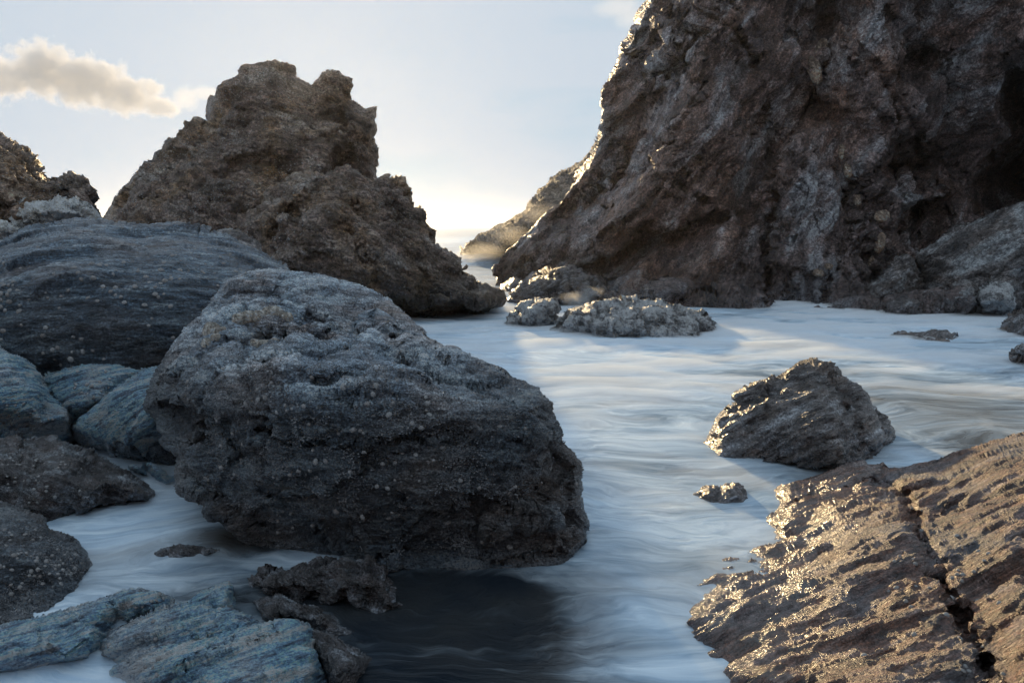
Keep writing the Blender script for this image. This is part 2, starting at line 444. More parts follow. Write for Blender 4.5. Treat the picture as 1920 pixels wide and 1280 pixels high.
# ---------------------------------------------------------------- the water
def sea_sheet():
    ys = np.concatenate([np.arange(-14, 2.5, 0.8), np.geomspace(2.5, 60, 420), np.geomspace(62, 2600, 80)])
    us = np.linspace(-1.0, 1.0, 420)
    U, Yg = np.meshgrid(us, ys)
    X = U*(10+np.abs(Yg)*1.25); 
    V = np.stack([X.ravel(), Yg.ravel(), np.zeros(X.size)], 1).astype(np.float32)
    q = V*np.array([0.5, 1.1, 1], np.float32)
    fade = np.clip(1-(V[:, 1]-26)/30, 0, 1)
    V[:, 2] = fbm(q*0.9, 3, 5)*0.018*fade + (1-fade)*fbm(V*np.array([.05, .16, 1], np.float32), 4, 9)*0.22*np.clip(1-(V[:, 1]-500)/2000, 0, 1)
    # swell breaking against the far point
    V[:, 2] += 0.75*np.exp(-((V[:, 1]-52-0.25*V[:, 0])/5.0)**2)*np.clip((8-np.abs(V[:, 0]+2))/4, 0, 1)*(0.75+0.5*fbm(V*0.35, 3, 8))
    n, m = U.shape; idx = np.arange(n*m).reshape(n, m)
    F = np.stack([idx[:-1, :-1].ravel(), idx[:-1, 1:].ravel(), idx[1:, 1:].ravel(), idx[1:, :-1].ravel()], 1)
    me = mesh_from('sea', V, F)
    # how much foam the swash carries: thick in the channel, thin in the sheltered pool before the boulder
    foam = np.full(len(V), 0.77, np.float32)
    def blob(x, y, rx, ry, a):
        nonlocal foam
        foam += a*np.exp(-((V[:, 0]-x)/rx)**2-((V[:, 1]-y)/ry)**2)
    for px, py, rx, ry, a in FOAM:
        Yp = wY(px, py); x, _, _ = at(px, py, Yp)
        k = Yp/F_PX
        blob(float(x), Yp, rx*k, ry*Yp*Yp/(CAM_H*F_PX), a)
    at_ = me.attributes.new('foam', 'FLOAT', 'POINT'); at_.data.foreach_set('value', np.clip(foam, 0, 1.3))
    sand = np.zeros(len(V), np.float32)               # shallows where the sandy bed shows through
    for px, py, rx, ry, a in [(1790, 775, 230, 60, 1.0), (1560, 885, 140, 30, 0.7), (260, 1000, 190, 70, 0.9), (300, 890, 120, 30, 0.8), (1240, 1050, 140, 160, 0.55), (80, 1260, 200, 40, 0.8), (700, 1010, 60, 30, 0.2)]:
        Yp = wY(px, py); x, _, _ = at(px, py, Yp); k = Yp/F_PX
        sand += a*np.exp(-((V[:, 0]-float(x))/(rx*k))**2-((V[:, 1]-Yp)/(ry*Yp*Yp/(CAM_H*F_PX)))**2)
    as_ = me.attributes.new('sand', 'FLOAT', 'POINT'); as_.data.foreach_set('value', np.clip(sand, 0, 1))
    m_ = bpy.data.materials.new('sea_water'); m_.use_nodes = True; b = NB(m_); bs = b.N['Principled BSDF']
    tc = b.n('ShaderNodeTexCoord').outputs['Object']
    wn = b.n('ShaderNodeTexNoise'); b.link(tc, wn.inputs['Vector']); wn.inputs['Scale'].default_value = 0.33; wn.inputs['Detail'].default_value = 2
    wsub = b.n('ShaderNodeVectorMath', operation='SUBTRACT'); b.link(wn.outputs['Color'], wsub.inputs[0]); wsub.inputs[1].default_value = (.5, .5, .5)
    wsc = b.n('ShaderNodeVectorMath', operation='SCALE'); b.link(wsub.outputs[0], wsc.inputs[0]); wsc.inputs['Scale'].default_value = 2.6
    wad = b.n('ShaderNodeVectorMath', operation='ADD'); b.link(tc, wad.inputs[0]); b.link(wsc.outputs[0], wad.inputs[1])
    wn2 = b.n('ShaderNodeTexNoise'); b.link(wad.outputs[0], wn2.inputs['Vector']); wn2.inputs['Scale'].default_value = 1.6; wn2.inputs['Detail'].default_value = 3
    ws2 = b.n('ShaderNodeVectorMath', operation='MULTIPLY_ADD'); b.link(wn2.outputs['Color'], ws2.inputs[0]); ws2.inputs[1].default_value = (0.55, 0.55, 0); b.link(wad.outputs[0], ws2.inputs[2])
    flow = ws2.outputs[0]
    mp = b.n('ShaderNodeMapping'); b.link(flow, mp.inputs['Vector']); mp.inputs['Scale'].default_value = (0.42, 1.3, 1); mp.inputs['Rotation'].default_value = (0, 0, R(8))
    silk = b.noise(mp.outputs[0], 1.1, 6, 0.55, 0.8)
    mp2 = b.n('ShaderNodeMapping'); b.link(flow, mp2.inputs['Vector']); mp2.inputs['Scale'].default_value = (0.8, 3.2, 1); mp2.inputs['Rotation'].default_value = (0, 0, R(-14))
    silk2 = b.noise(mp2.outputs[0], 2.6, 6, 0.6, 0.6)
    fa = b.n('ShaderNodeAttribute', attribute_name='foam').outputs['Fac']
    s = b.math('ADD', b.math('MULTIPLY', silk, 0.65), b.math('MULTIPLY', silk2, 0.35))
    s = b.math('MULTIPLY', b.math('SUBTRACT', s, 0.5), 1.7)
    f = b.math('ADD', fa, s)
    ff = b.n('ShaderNodeMapRange', interpolation_type='SMOOTHSTEP'); b.link(f, ff.inputs['Value'])
    ff.inputs['From Min'].default_value = 0.05; ff.inputs['From Max'].default_value = 1.15
    clear = b.mix(b.n('ShaderNodeAttribute', attribute_name='sand').outputs['Fac'], b.ramp(b.noise(tc, 0.8, 3), [(0.4, (0.012, 0.018, 0.026)), (0.7, (0.035, 0.038, 0.04))]), b.ramp(b.noise(flow, 1.3, 5), [(0.35, (0.12, 0.105, 0.085)), (0.65, (0.27, 0.235, 0.19))]))
    white = b.ramp(silk2, [(0.3, (0.37, 0.54, 0.72)), (0.7, (0.71, 0.83, 0.93))])
    b.link(b.mix(ff.outputs[0], clear, white), bs.inputs['Base Color'])
    rr = b.math('ADD', b.math('MULTIPLY', ff.outputs[0], 0.32), 0.2)
    b.link(rr, bs.inputs['Roughness']); bs.inputs['IOR'].default_value = 1.33
    bp = b.n('ShaderNodeBump'); bp.inputs['Strength'].default_value = 0.5; bp.inputs['Distance'].default_value = 0.03
    b.link(silk2, bp.inputs['Height']); b.link(bp.outputs[0], bs.inputs['Normal'])
    me.materials.append(m_)
    o = bpy.data.objects.new('sea', me); scene.collection.objects.link(o)
    return tag(o, 'milky blue sea water smoothed by a long exposure between the rocks', kind='structure')
# (pixel x, y, half width, half depth in pixels, amount): foam is thin in calm spots and thick where swell washes through
FOAM = [(620, 1110, 300, 60, -0.75), (850, 1180, 220, 140, -1.15), (470, 1005, 110, 45, -0.7), (1000, 1230, 180, 120, -0.35),
        (1180, 1180, 110, 200, 0.1), (1100, 660, 260, 60, 0.25), (1500, 620, 380, 30, 0.2), (1790, 765, 190, 45, -0.42),
        (1640, 700, 200, 26, -0.05), (1800, 830, 100, 30, -0.35), (220, 985, 150, 50, 0.25), (1560, 890, 120, 20, -0.3),
        (80, 1265, 200, 40, 0.5), (700, 1240, 160, 70, -0.5), (300, 875, 90, 16, -0.15), (870, 450, 80, 6, 0.3), (1230, 960, 120, 70, 0.1)]
sea = sea_sheet()

# ---------------------------------------------------------------- rocks
SCH = lambda n, k, a, fr: [('fbm', fr*0.35, a*1.8, {'o': 3}), ('strata', fr*k*0.6, a*1.1, {'n': n, 'lat': fr*0.5}), ('strata', fr*k*1.8, a*0.4, {'n': n, 'lat': fr*1.5}), ('fbm', fr*7, a*0.22, {'o': 3})]

M_stack = rock_material('stack_rock', (0.065, 0.048, 0.044), (0.195, 0.14, 0.122), (0.40, 0.36, 0.34), patch=(0.36, 0.20, 0.07), n=(0.3, 0.1, 1), k=3, scale=0.5, px=0.016, wet=(0.3, 1.4), rough=0.55, speck=0.8, sheen=0.14, shade_zone=(0.4, 2.2, 0.38, 0.95), speck_col=(0.6, 0.64, 0.68), gain=1.1, patch_amt=0.65, sheen_tint=(1, 0.62, 0.22), spec=0.6, grain=0.65)  # golden patch colour painted in for the warm sun glow on the stack
M_cliff = rock_material('cliff_rock', (0.058, 0.045, 0.048), (0.215, 0.158, 0.15), (0.44, 0.45, 0.49), patch=(0.30, 0.14, 0.07), n=(0.72, 0.15, -0.62), k=3, scale=0.35, px=0.017, wet=(0.2, 1.1), rough=0.45, speck=0.35, patch_amt=0.45, sheen=0.0, shade_zone=(0.3, 2.5, 0.6, 1.0), speck_col=(0.5, 0.56, 0.6), gain=1.4, spec=0.7, grain=0.6)
M_block = rock_material('block_rock', (0.06, 0.058, 0.062), (0.20, 0.185, 0.185), (0.42, 0.45, 0.48), patch=(0.16, 0.10, 0.07), n=(-0.5, 0.2, 0.85), k=4, scale=0.6, px=0.015, wet=(0.1, 0.8), rough=0.45, speck=0.4, gain=1.3)
M_slope = rock_material('headland_rock', (0.102, 0.085, 0.0714), (0.204, 0.17, 0.145), (0.34, 0.289, 0.238), n=(0.7, 0.1, 0.7), k=3, scale=0.3, px=0.03, wet=(0.3, 2.0), rough=0.7)
M_boulder = rock_material('barnacled_rock', (0.042, 0.056, 0.078), (0.14, 0.183, 0.232), (0.37, 0.475, 0.58), patch=(0.27, 0.185, 0.13), n=(0.05, 0.25, 1), k=5, scale=1.6, px=0.0036, wet=(-0.05, 0.45), wet_dark=0.5, rough=0.42, speck=0.5, patch_amt=0.45, shade_zone=(1.05, 1.45, 0.42, 1.3), speck_col=(0.40, 0.47, 0.52), gain=1.75, grain=0.65, spec=0.8)
M_slab = rock_material('slate_rock', (0.035, 0.052, 0.08), (0.11, 0.17, 0.24), (0.30, 0.38, 0.46), patch=(0.21, 0.15, 0.115), n=(-0.12, 0.5, 1), k=7, scale=1.0, px=0.0062, wet=(0.0, 0.9), wet_dark=0.6, rough=0.40, speck=0.35, patch_amt=0.4, shade_zone=(1.1, 2.3, 0.55, 1.15), gain=1.25, spec=0.8)
M_blue = rock_material('blue_slate', (0.035, 0.055, 0.085), (0.135, 0.265, 0.41), (0.45, 0.58, 0.70), patch=(0.30, 0.265, 0.23), n=(-0.35, 0.4, 1), k=8, scale=2.2, px=0.004, wet=(-0.1, 0.25), wet_dark=0.6, rough=0.36, wet_rough=0.3, speck=0.15, patch_amt=0.6, spec=0.9, gain=2.6)
M_weed = rock_material('weedy_rock', (0.025, 0.023, 0.027), (0.08, 0.078, 0.085), (0.28, 0.32, 0.36), patch=(0.13, 0.085, 0.07), n=(0.4, 0.3, 1), k=2.5, scale=4.0, px=0.0042, wet=(0.0, 0.7), wet_dark=0.6, rough=0.5, wet_rough=0.16, speck=0.3, bump=1.4, spec=1.0, patch_amt=0.35, gain=1.2)
M_brown = rock_material('brown_schist', (0.058, 0.038, 0.036), (0.24, 0.108, 0.066), (0.38, 0.285, 0.26), patch=(0.17, 0.20, 0.245), n=(-0.5, 0.75, 0.75), k=7, scale=2.0, px=0.0034, wet=(0.05, 0.3), wet_dark=0.45, rough=0.45, wet_rough=0.2, speck=0.2, patch_amt=0.65, spec=1.0, wet_smooth=0.6, gain=0.85, bump=0.6)
M_wet = rock_material('wet_schist', (0.045, 0.04, 0.042), (0.135, 0.122, 0.122), (0.38, 0.40, 0.43), patch=(0.204, 0.136, 0.0935), n=(-0.4, 0.5, 0.9), k=5, scale=2.2, px=0.0054, wet=(0.1, 1.0), wet_dark=0.75, rough=0.4, wet_rough=0.22, speck=0.2, spec=1.0, gain=1.0, wet_smooth=0.5)
M_barn = rock_material('pale_barnacle_rock', (0.07, 0.072, 0.078), (0.36, 0.37, 0.39), (0.70, 0.71, 0.73), patch=(0.10, 0.095, 0.09), n=(0.2, 0.2, 1), k=1.5, scale=3.0, px=0.012, wet=(-0.2, 0.2), rough=0.45, wet_rough=0.3, speck=0.6, patch_amt=0.5, bump=1.3, gain=2.0)
M_pale = rock_material('quartz_rock', (0.25, 0.24, 0.22), (0.55, 0.54, 0.51), (0.78, 0.77, 0.74), patch=(0.204, 0.17, 0.145), n=(0.2, 0.2, 1), k=1.6, scale=1.6, px=0.011, wet=(-1, -0.5), rough=0.8, speck=0.3, patch_amt=0.25, gain=2.2)

# --- rear stack
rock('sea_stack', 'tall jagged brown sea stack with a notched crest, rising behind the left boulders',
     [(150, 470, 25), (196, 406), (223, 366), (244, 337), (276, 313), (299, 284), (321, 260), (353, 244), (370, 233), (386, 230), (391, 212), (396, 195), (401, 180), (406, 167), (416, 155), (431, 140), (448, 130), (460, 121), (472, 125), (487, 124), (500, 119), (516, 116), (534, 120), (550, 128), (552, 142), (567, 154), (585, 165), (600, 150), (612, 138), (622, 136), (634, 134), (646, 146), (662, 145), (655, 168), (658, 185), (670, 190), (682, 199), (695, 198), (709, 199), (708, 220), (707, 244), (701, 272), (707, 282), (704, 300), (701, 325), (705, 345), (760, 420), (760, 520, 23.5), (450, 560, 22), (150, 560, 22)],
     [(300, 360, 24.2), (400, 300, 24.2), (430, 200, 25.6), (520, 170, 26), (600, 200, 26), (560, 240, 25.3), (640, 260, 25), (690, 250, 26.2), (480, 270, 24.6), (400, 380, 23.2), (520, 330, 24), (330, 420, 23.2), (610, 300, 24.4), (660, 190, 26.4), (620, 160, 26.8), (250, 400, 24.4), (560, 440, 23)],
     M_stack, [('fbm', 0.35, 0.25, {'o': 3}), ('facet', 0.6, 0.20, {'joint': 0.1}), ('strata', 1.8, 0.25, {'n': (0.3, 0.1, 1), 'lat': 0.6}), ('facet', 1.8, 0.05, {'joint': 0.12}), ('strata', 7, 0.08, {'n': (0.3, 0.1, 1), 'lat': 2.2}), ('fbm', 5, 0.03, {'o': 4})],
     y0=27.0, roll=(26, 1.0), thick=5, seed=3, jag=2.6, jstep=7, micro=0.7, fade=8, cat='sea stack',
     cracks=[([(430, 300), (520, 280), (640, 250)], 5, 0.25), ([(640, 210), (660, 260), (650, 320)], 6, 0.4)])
# --- knobbly outcrop in front of it
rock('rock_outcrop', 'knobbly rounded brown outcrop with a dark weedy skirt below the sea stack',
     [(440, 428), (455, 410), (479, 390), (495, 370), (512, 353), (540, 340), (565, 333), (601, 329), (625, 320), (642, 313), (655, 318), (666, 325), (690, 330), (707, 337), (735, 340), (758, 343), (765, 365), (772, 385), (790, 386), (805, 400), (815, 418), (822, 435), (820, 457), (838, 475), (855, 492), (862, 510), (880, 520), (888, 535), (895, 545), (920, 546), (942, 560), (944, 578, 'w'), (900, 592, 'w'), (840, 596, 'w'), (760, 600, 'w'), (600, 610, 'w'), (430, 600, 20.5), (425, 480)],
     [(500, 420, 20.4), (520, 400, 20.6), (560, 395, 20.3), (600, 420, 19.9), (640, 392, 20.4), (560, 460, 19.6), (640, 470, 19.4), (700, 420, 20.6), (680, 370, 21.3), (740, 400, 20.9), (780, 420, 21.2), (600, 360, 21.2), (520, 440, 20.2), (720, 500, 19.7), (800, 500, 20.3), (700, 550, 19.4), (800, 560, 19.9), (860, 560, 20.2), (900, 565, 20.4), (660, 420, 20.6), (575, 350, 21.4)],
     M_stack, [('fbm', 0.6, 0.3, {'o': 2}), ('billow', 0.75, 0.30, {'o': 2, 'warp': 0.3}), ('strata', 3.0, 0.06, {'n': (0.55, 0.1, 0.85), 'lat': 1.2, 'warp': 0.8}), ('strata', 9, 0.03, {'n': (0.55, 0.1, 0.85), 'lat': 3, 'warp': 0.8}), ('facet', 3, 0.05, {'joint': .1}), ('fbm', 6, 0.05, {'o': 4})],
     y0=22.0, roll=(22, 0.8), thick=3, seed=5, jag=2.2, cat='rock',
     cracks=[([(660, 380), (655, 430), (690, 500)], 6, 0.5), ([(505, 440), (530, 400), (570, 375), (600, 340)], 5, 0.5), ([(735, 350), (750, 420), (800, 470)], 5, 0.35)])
# --- far headland slope, then the cliff
rock('headland_slope', 'hazy golden slope of the far headland running down to the sea gap',
     [(1180, 230, 46), (1120, 268), (1100, 293), (1080, 310), (1050, 330), (1025, 345), (1010, 360), (997, 375), (975, 398), (960, 410), (945, 416), (930, 417), (910, 432), (890, 445), (870, 462), (858, 474, 'w'), (880, 484, 'w'), (940, 492, 'w'), (1060, 492, 40), (1180, 480, 40)],
     [(1000, 430, 43), (940, 455, 43.5), (1060, 380, 43)], M_slope,
     [('fbm', 0.2, 0.5, {'o': 3}), ('ridge', 0.5, 0.2, {'n': (0.7, 0.1, 0.7), 'k': 3, 'o': 5, 'warp': .3}), ('facet', 1.2, 0.12)], y0=47, roll=(14, 1.5), thick=6, seed=7, jag=2, cat='headland')
CN = (0.72, 0.15, -0.62); CN2 = (0.9, 0.4, -0.25)
rock('sea_cliff', 'towering dark brown sea cliff with vertical cracks and a black cave on the right',
     [(1222, -40, 33.5), (1210, 0, 33.5), (1197, 20, 33.5), (1192, 33, 33.5), (1190, 47, 33.5), (1175, 70, 33.6), (1162, 90, 33.8), (1155, 110, 34), (1145, 140, 34), (1135, 165, 34), (1131, 195, 34), (1132, 220, 34), (1128, 245, 34), (1122, 265, 34), (1100, 310, 33.8), (1060, 360, 33.5), (1020, 400, 33), (985, 430, 32.7), (950, 460, 32.5), (935, 482, 32.5), (925, 505, 32.3), (922, 545, 'w'), (1000, 576, 'w'), (1150, 582, 'w'), (1230, 584, 'w'), (1330, 584, 'w'), (1440, 586, 'w'), (1640, 590, 'w'), (1800, 600, 'w'), (2000, 610, 24), (2120, 600, 24), (2120, 300, 26), (2120, -280, 31), (1500, -280, 33), (1290, -240, 34)],
     [(1364, 42, 29.6), (1307, 103, 29.6), (1298, 183, 28.9), (1290, 260, 28.6), (1250, 330, 28.6), (1200, 400, 28.6), (1130, 440, 29.6), (1040, 480, 30.8), (1080, 540, 29.6), (1020, 520, 30.8), (1160, 200, 32.6), (1200, 120, 32.2), (1160, 300, 32.2), (1100, 380, 32), (1220, 30, 32.3), (1280, -60, 31.6), (1420, -60, 30.6), (1350, -150, 31.8),
      (1420, 150, 29.8), (1385, 90, 29.7), (1435, 250, 29.5), (1430, 320, 29.1), (1400, 380, 28.2), (1420, 440, 27.2), (1380, 300, 28.5),
      (1373, 408, 27.6), (1350, 470, 26.8), (1325, 560, 25.8), (1152, 556, 27.4), (1235, 490, 28.2), (1140, 520, 29.4), (1300, 440, 28.2), (1200, 455, 29.4), (1225, 565, 26.8), (1400, 545, 25.8), (1290, 520, 26.9),
      (1450, 20, 30.2), (1480, 100, 29.5), (1480, 200, 29.5), (1460, 260, 29.2), (1490, 258, 28), (1455, 320, 27.2), (1525, 345, 26.9), (1480, 450, 26.4), (1560, 450, 26.8), (1450, 560, 25.8), (1510, 560, 25.3), (1572, 330, 28), (1590, 480, 26.3),
      (1500, 228, 29.8), (1530, 172, 30), (1556, 60, 30.6), (1560, -100, 31),
      (1548, 160, 28.9), (1600, 100, 28.4), (1655, 10, 28.9), (1650, -120, 29.5), (1640, 200, 27.8), (1674, 250, 27.8), (1620, 330, 27.4), (1692, 380, 27.1), (1640, 440, 26.6), (1600, 530, 25.6), (1680, 470, 26.8), (1678, 100, 28.5), (1580, 230, 28.6), (1590, 400, 27.4),
      (1700, 100, 30.6), (1694, -60, 31), (1704, 300, 30.2), (1712, 420, 29.4), (1780, 150, 29.6), (1860, 200, 29.0), (1800, 350, 29.2), (1780, 430, 28), (1860, 40, 29.2), (1740, 60, 30), (1760, 260, 29.7), (1840, -80, 29.5), (1700, 520, 27.5), (1760, 500, 27),
      (1878, 110, 29), (1900, 80, 28.6), (1884, 250, 29.4), (1903, 160, 33), (1960, 150, 36), (1906, 300, 35), (1960, 260, 37), (1890, 355, 33), (1940, 330, 36), (1970, 60, 28.5), (1920, 88, 28.5), (2060, 200, 30), (1830, 400, 29.3), (1990, 340, 33)],
     M_cliff, [('fbm', 0.22, 0.25, {'o': 3}), ('facet', 0.30, 0.50, {'joint': 0.1}), ('facet', 0.85, 0.10, {'joint': 0.15}), ('strata', 0.9, 0.48, {'n': CN, 'warp': 0.12, 'lat': 0.14, 'box': (850, -400, 1470, 700, 90)}), ('strata', 3.2, 0.18, {'n': CN, 'warp': 0.12, 'lat': 0.4, 'box': (850, -400, 1470, 700, 90)}), ('strata', 0.9, 0.22, {'n': CN2, 'warp': 0.12, 'lat': 0.25, 'box': (1400, -400, 2300, 700, 90)}), ('strata', 3.2, 0.10, {'n': CN2, 'warp': 0.12, 'lat': 0.6, 'box': (1400, -400, 2300, 700, 90)}), ('strata', 11, 0.05, {'n': CN, 'lat': 2.5}), ('fbm', 4, 0.03, {'o': 4})],
     y0=30, roll=(5, 0.3), thick=16, seed=11, jag=2.4, soft=2.5, cat='cliff', relief=1.9, fade=9, micro=0.55,
     cracks=[([(1364, 42), (1420, 110), (1436, 200), (1446, 281), (1439, 422), (1434, 575)], 5, 0.9), ([(1556, 0), (1540, 130), (1528, 178), (1497, 234), (1450, 290)], 8, 1.0),
             ([(1662, -60), (1676, 130), (1686, 300), (1694, 470)], 5, 0.8), ([(1560, 320), (1590, 400), (1640, 470), (1640, 560)], 4, 0.6), ([(1580, 270), (1600, 340), (1665, 400)], 4, 0.45),
             ([(1790, 0), (1770, 200), (1755, 280)], 4, 0.4), ([(1330, 20), (1270, 90), (1220, 150)], 4, 0.4), ([(1540, 555), (1580, 470), (1600, 420)], 4, 0.4)])
# --- rocks at the cliff foot
def foot(name, label, outline, inner, mat=None, y0=None, seed=1, a=0.06, fr=1.6, n=(0.5, 0.1, 0.8), k=3, roll=(12, 0.5), thick=1.6, jag=1.2, **kw):
    return rock(name, label, outline, inner, mat or M_block, [('fbm', fr*0.4, a*1.4, {'o': 2}), ('facet', fr*0.8, a*2.6, {'joint': .1}), ('strata', fr*3, a*0.7, {'n': n, 'lat': fr}), ('facet', fr*2.2, a*0.8, {'joint': .15}), ('fbm', fr*5, a*0.45, {'o': 4})],
                y0=y0, roll=roll, thick=thick, seed=seed, jag=jag, **kw)
foot('rock_block', 'large bluish slanted rock block below the black cave at the right edge',
     [(1722, 475), (1750, 452), (1776, 431), (1800, 420), (1823, 412), (1870, 389), (1920, 370), (2060, 320), (2080, 600), (1840, 606, 22), (1740, 592, 'w'), (1722, 540)],
     [(1776, 470, 24), (1850, 440, 23.4), (1920, 420, 23), (1800, 540, 22.8), (1900, 500, 22.4), (1985, 480, 22)], M_block, y0=25, seed=21, a=0.07, fr=0.9)
foot('boulder', 'dark triangular boulder against the cliff foot left of the slanted block',
     [(1622, 578, 'w'), (1624, 539), (1636, 520), (1660, 500), (1682, 483), (1700, 480), (1711, 487), (1724, 512), (1734, 539), (1732, 580, 'w'), (1680, 584, 'w')],
     [(1680, 530, 23.4), (1700, 505, 24), (1650, 550, 23.6)], y0=24.6, seed=22)
foot('boulder', 'low dark boulder in the swash in front of the triangular boulder',
     [(1643, 594, 'w'), (1655, 577), (1664, 569), (1680, 560), (1697, 555), (1720, 560), (1730, 574), (1736, 594, 'w'), (1690, 598, 'w')],
     [(1695, 575, 21.6)], y0=22.2, seed=23)
foot('boulder', 'round dark boulder at the foot of the slanted block, left of the pale one',
     [(1741, 594, 'w'), (1745, 575), (1753, 558), (1770, 545), (1786, 534), (1805, 528), (1823, 527), (1842, 540), (1850, 570), (1830, 596, 'w'), (1780, 598, 'w')],
     [(1790, 560, 21.4), (1820, 550, 21.6)], y0=22.4, seed=24)
foot('boulder', 'small dark boulder at the right edge behind the pale ribbed one',
     [(1838, 560), (1842, 534), (1856, 525), (1870, 520), (1893, 518), (1908, 525), (1918, 540), (1920, 580), (1850, 590)],
     [(1880, 545, 21.8)], y0=22.4, seed=25)
foot('boulder', 'pale ribbed boulder at the right edge below the slanted block',
     [(1793, 586, 'w'), (1800, 568), (1815, 560), (1832, 553), (1851, 536), (1870, 533), (1889, 535), (1900, 545), (1907, 556), (1906, 580), (1890, 594, 'w'), (1840, 596, 'w')],
     [(1850, 560, 20.9), (1885, 560, 20.8)], mat=M_barn, y0=21.8, seed=26)
foot('boulder', 'misty half-sunk boulder cut by the right edge in the swash',
     [(1868, 626, 'w'), (1880, 606), (1895, 594), (1920, 582), (1980, 575), (2010, 600), (2000, 640, 'w'), (1920, 640, 'w')],
     [(1920, 605, 17.6)], mat=M_wet, y0=18.6, seed=27)
foot('boulder', 'low flat rock barely breaking the swash right of centre',
     [(1655, 634, 'w'), (1672, 624), (1692, 619), (1720, 620), (1747, 618), (1774, 623), (1786, 634), (1794, 648, 'w'), (1720, 644, 'w')],
     [(1725, 627, 17.1), (1768, 630, 17)], mat=M_wet, y0=17.6, seed=28, roll=(6, 0.2), thick=0.5)
foot('boulder', 'tiny rock tip cut by the right edge above the brown slab',
     [(1898, 678, 'w'), (1906, 662), (1918, 650), (1945, 640), (1970, 660), (1970, 690, 'w')],
     [(1930, 664, 13.4)], mat=M_wet, y0=13.9, seed=29, roll=(6, 0.2), thick=0.6)
foot('boulder', 'dark wet boulder where the cliff meets the sea gap',
     [(945, 572, 'w'), (952, 558), (970, 545), (988, 531), (1008, 518), (1026, 510), (1040, 504), (1053, 502), (1068, 507), (1080, 515), (1098, 518), (1113, 521), (1130, 534), (1148, 552), (1152, 574, 'w'), (1042, 578, 'w'), (990, 578, 'w')],
     [(1053, 530, 24.2), (1010, 545, 24.3), (1100, 545, 24.2), (1060, 512, 25)], mat=M_wet, y0=25.6, seed=30, a=0.10, fr=1.4)
foot('boulder', 'small pale barnacled boulder left of the long pale rock in the channel',
     [(954, 616, 'w'), (958, 600), (969, 583), (983, 569), (997, 564), (1010, 561), (1025, 560), (1037, 560), (1043, 570), (1046, 585), (1047, 612, 'w'), (1000, 618, 'w')],
     [(1000, 585, 18.9), (1030, 575, 19.2), (985, 600, 18.8)], mat=M_barn, y0=19.8, seed=31, a=0.07, fr=2)
foot('boulder', 'long low pale barnacled rock in the middle of the channel',
     [(1036, 628, 'w'), (1041, 610), (1048, 596), (1062, 585), (1080, 577), (1100, 571), (1124, 567), (1150, 563), (1172, 561), (1200, 561), (1227, 564), (1250, 569), (1275, 577), (1300, 582), (1319, 588), (1336, 602), (1353, 622, 'w'), (1313, 640, 'w'), (1205, 638, 'w'), (1097, 634, 'w')],
     [(1090, 595, 17.6), (1150, 580, 17.9), (1220, 585, 17.8), (1280, 600, 17.6), (1120, 612, 17.4), (1200, 612, 17.3)], mat=M_barn, y0=18.6, seed=32, a=0.07, fr=2)
# --- left side
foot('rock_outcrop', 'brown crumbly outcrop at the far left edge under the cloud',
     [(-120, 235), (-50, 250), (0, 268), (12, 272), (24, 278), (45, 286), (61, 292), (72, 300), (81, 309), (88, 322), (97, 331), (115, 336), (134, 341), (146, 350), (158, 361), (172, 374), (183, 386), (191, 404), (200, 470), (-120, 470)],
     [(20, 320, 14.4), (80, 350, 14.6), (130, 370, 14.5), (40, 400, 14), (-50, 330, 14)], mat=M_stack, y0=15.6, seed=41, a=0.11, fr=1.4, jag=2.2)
foot('boulder', 'whitish quartz boulder on top of the big dark slab at far left',
     [(18, 440), (24, 410), (30, 392), (40, 376), (55, 368), (75, 369), (95, 368), (110, 362), (130, 372), (150, 372), (168, 380), (180, 395), (186, 420), (180, 450), (60, 460)],
     [(60, 395, 13.4), (110, 395, 13.3), (150, 400, 13.4)], mat=M_pale, y0=13.9, seed=42, a=0.07, fr=2.2)
foot('boulder', 'small white quartz lump at the left edge above the big slab',
     [(-40, 440), (-20, 420), (0, 416), (20, 419), (38, 428), (50, 450), (-30, 470)], [(5, 430, 12.7)], mat=M_pale, y0=13.0, seed=43, a=0.04, fr=3)
foot('boulder', 'small flat grey boulder behind the big slab under the sea stack',
     [(312, 434), (325, 425), (345, 420), (360, 421), (374, 425), (386, 437), (392, 470), (310, 470)], [(350, 432, 14.4)], y0=15, seed=44, a=0.03)
foot('boulder', 'rounded grey boulder between the big slab and the knobbly outcrop',
     [(384, 446), (395, 437), (414, 431), (428, 429), (439, 430), (455, 436), (467, 443), (480, 452), (488, 461), (494, 480), (500, 540), (384, 520)], [(440, 450, 13.8), (470, 470, 13.8), (420, 480, 13.6)], y0=14.6, seed=45, a=0.03)
SN = (-0.12, 0.45, 1)
rock('layered_rock', 'big smooth dark blue-grey domed slab dotted with limpets on the left',
     [(-220, 470, 11), (-100, 455), (0, 445), (24, 433), (61, 417), (106, 408), (150, 407), (203, 416), (264, 427), (325, 431), (386, 441), (427, 449), (471, 467), (508, 486), (540, 500), (600, 560), (560, 640), (440, 760), (300, 810, 9.3), (60, 800, 9.3), (-220, 800, 9)],
     [(150, 450, 10.6), (60, 470, 10.3), (250, 470, 10.3), (350, 480, 10.2), (450, 500, 10.2), (100, 530, 9.3), (250, 540, 9.3), (380, 550, 9.4), (480, 540, 9.8), (100, 620, 8.95), (260, 620, 9.0), (360, 620, 9.15), (100, 690, 9.1), (220, 690, 9.15), (-80, 560, 9.1), (-100, 650, 8.9)],
     M_slab, [('fbm', 0.45, 0.14, {'o': 3}), ('strata', 2.6, 0.08, {'n': SN, 'lat': 0.5, 'warp': 0.5}), ('strata', 10, 0.024, {'n': SN, 'lat': 1.6, 'warp': 0.5}), ('fbm', 5, 0.016, {'o': 5})],
     y0=12.2, roll=(16, 0.4), thick=3.0, soft=8, seed=51, jag=0.8)
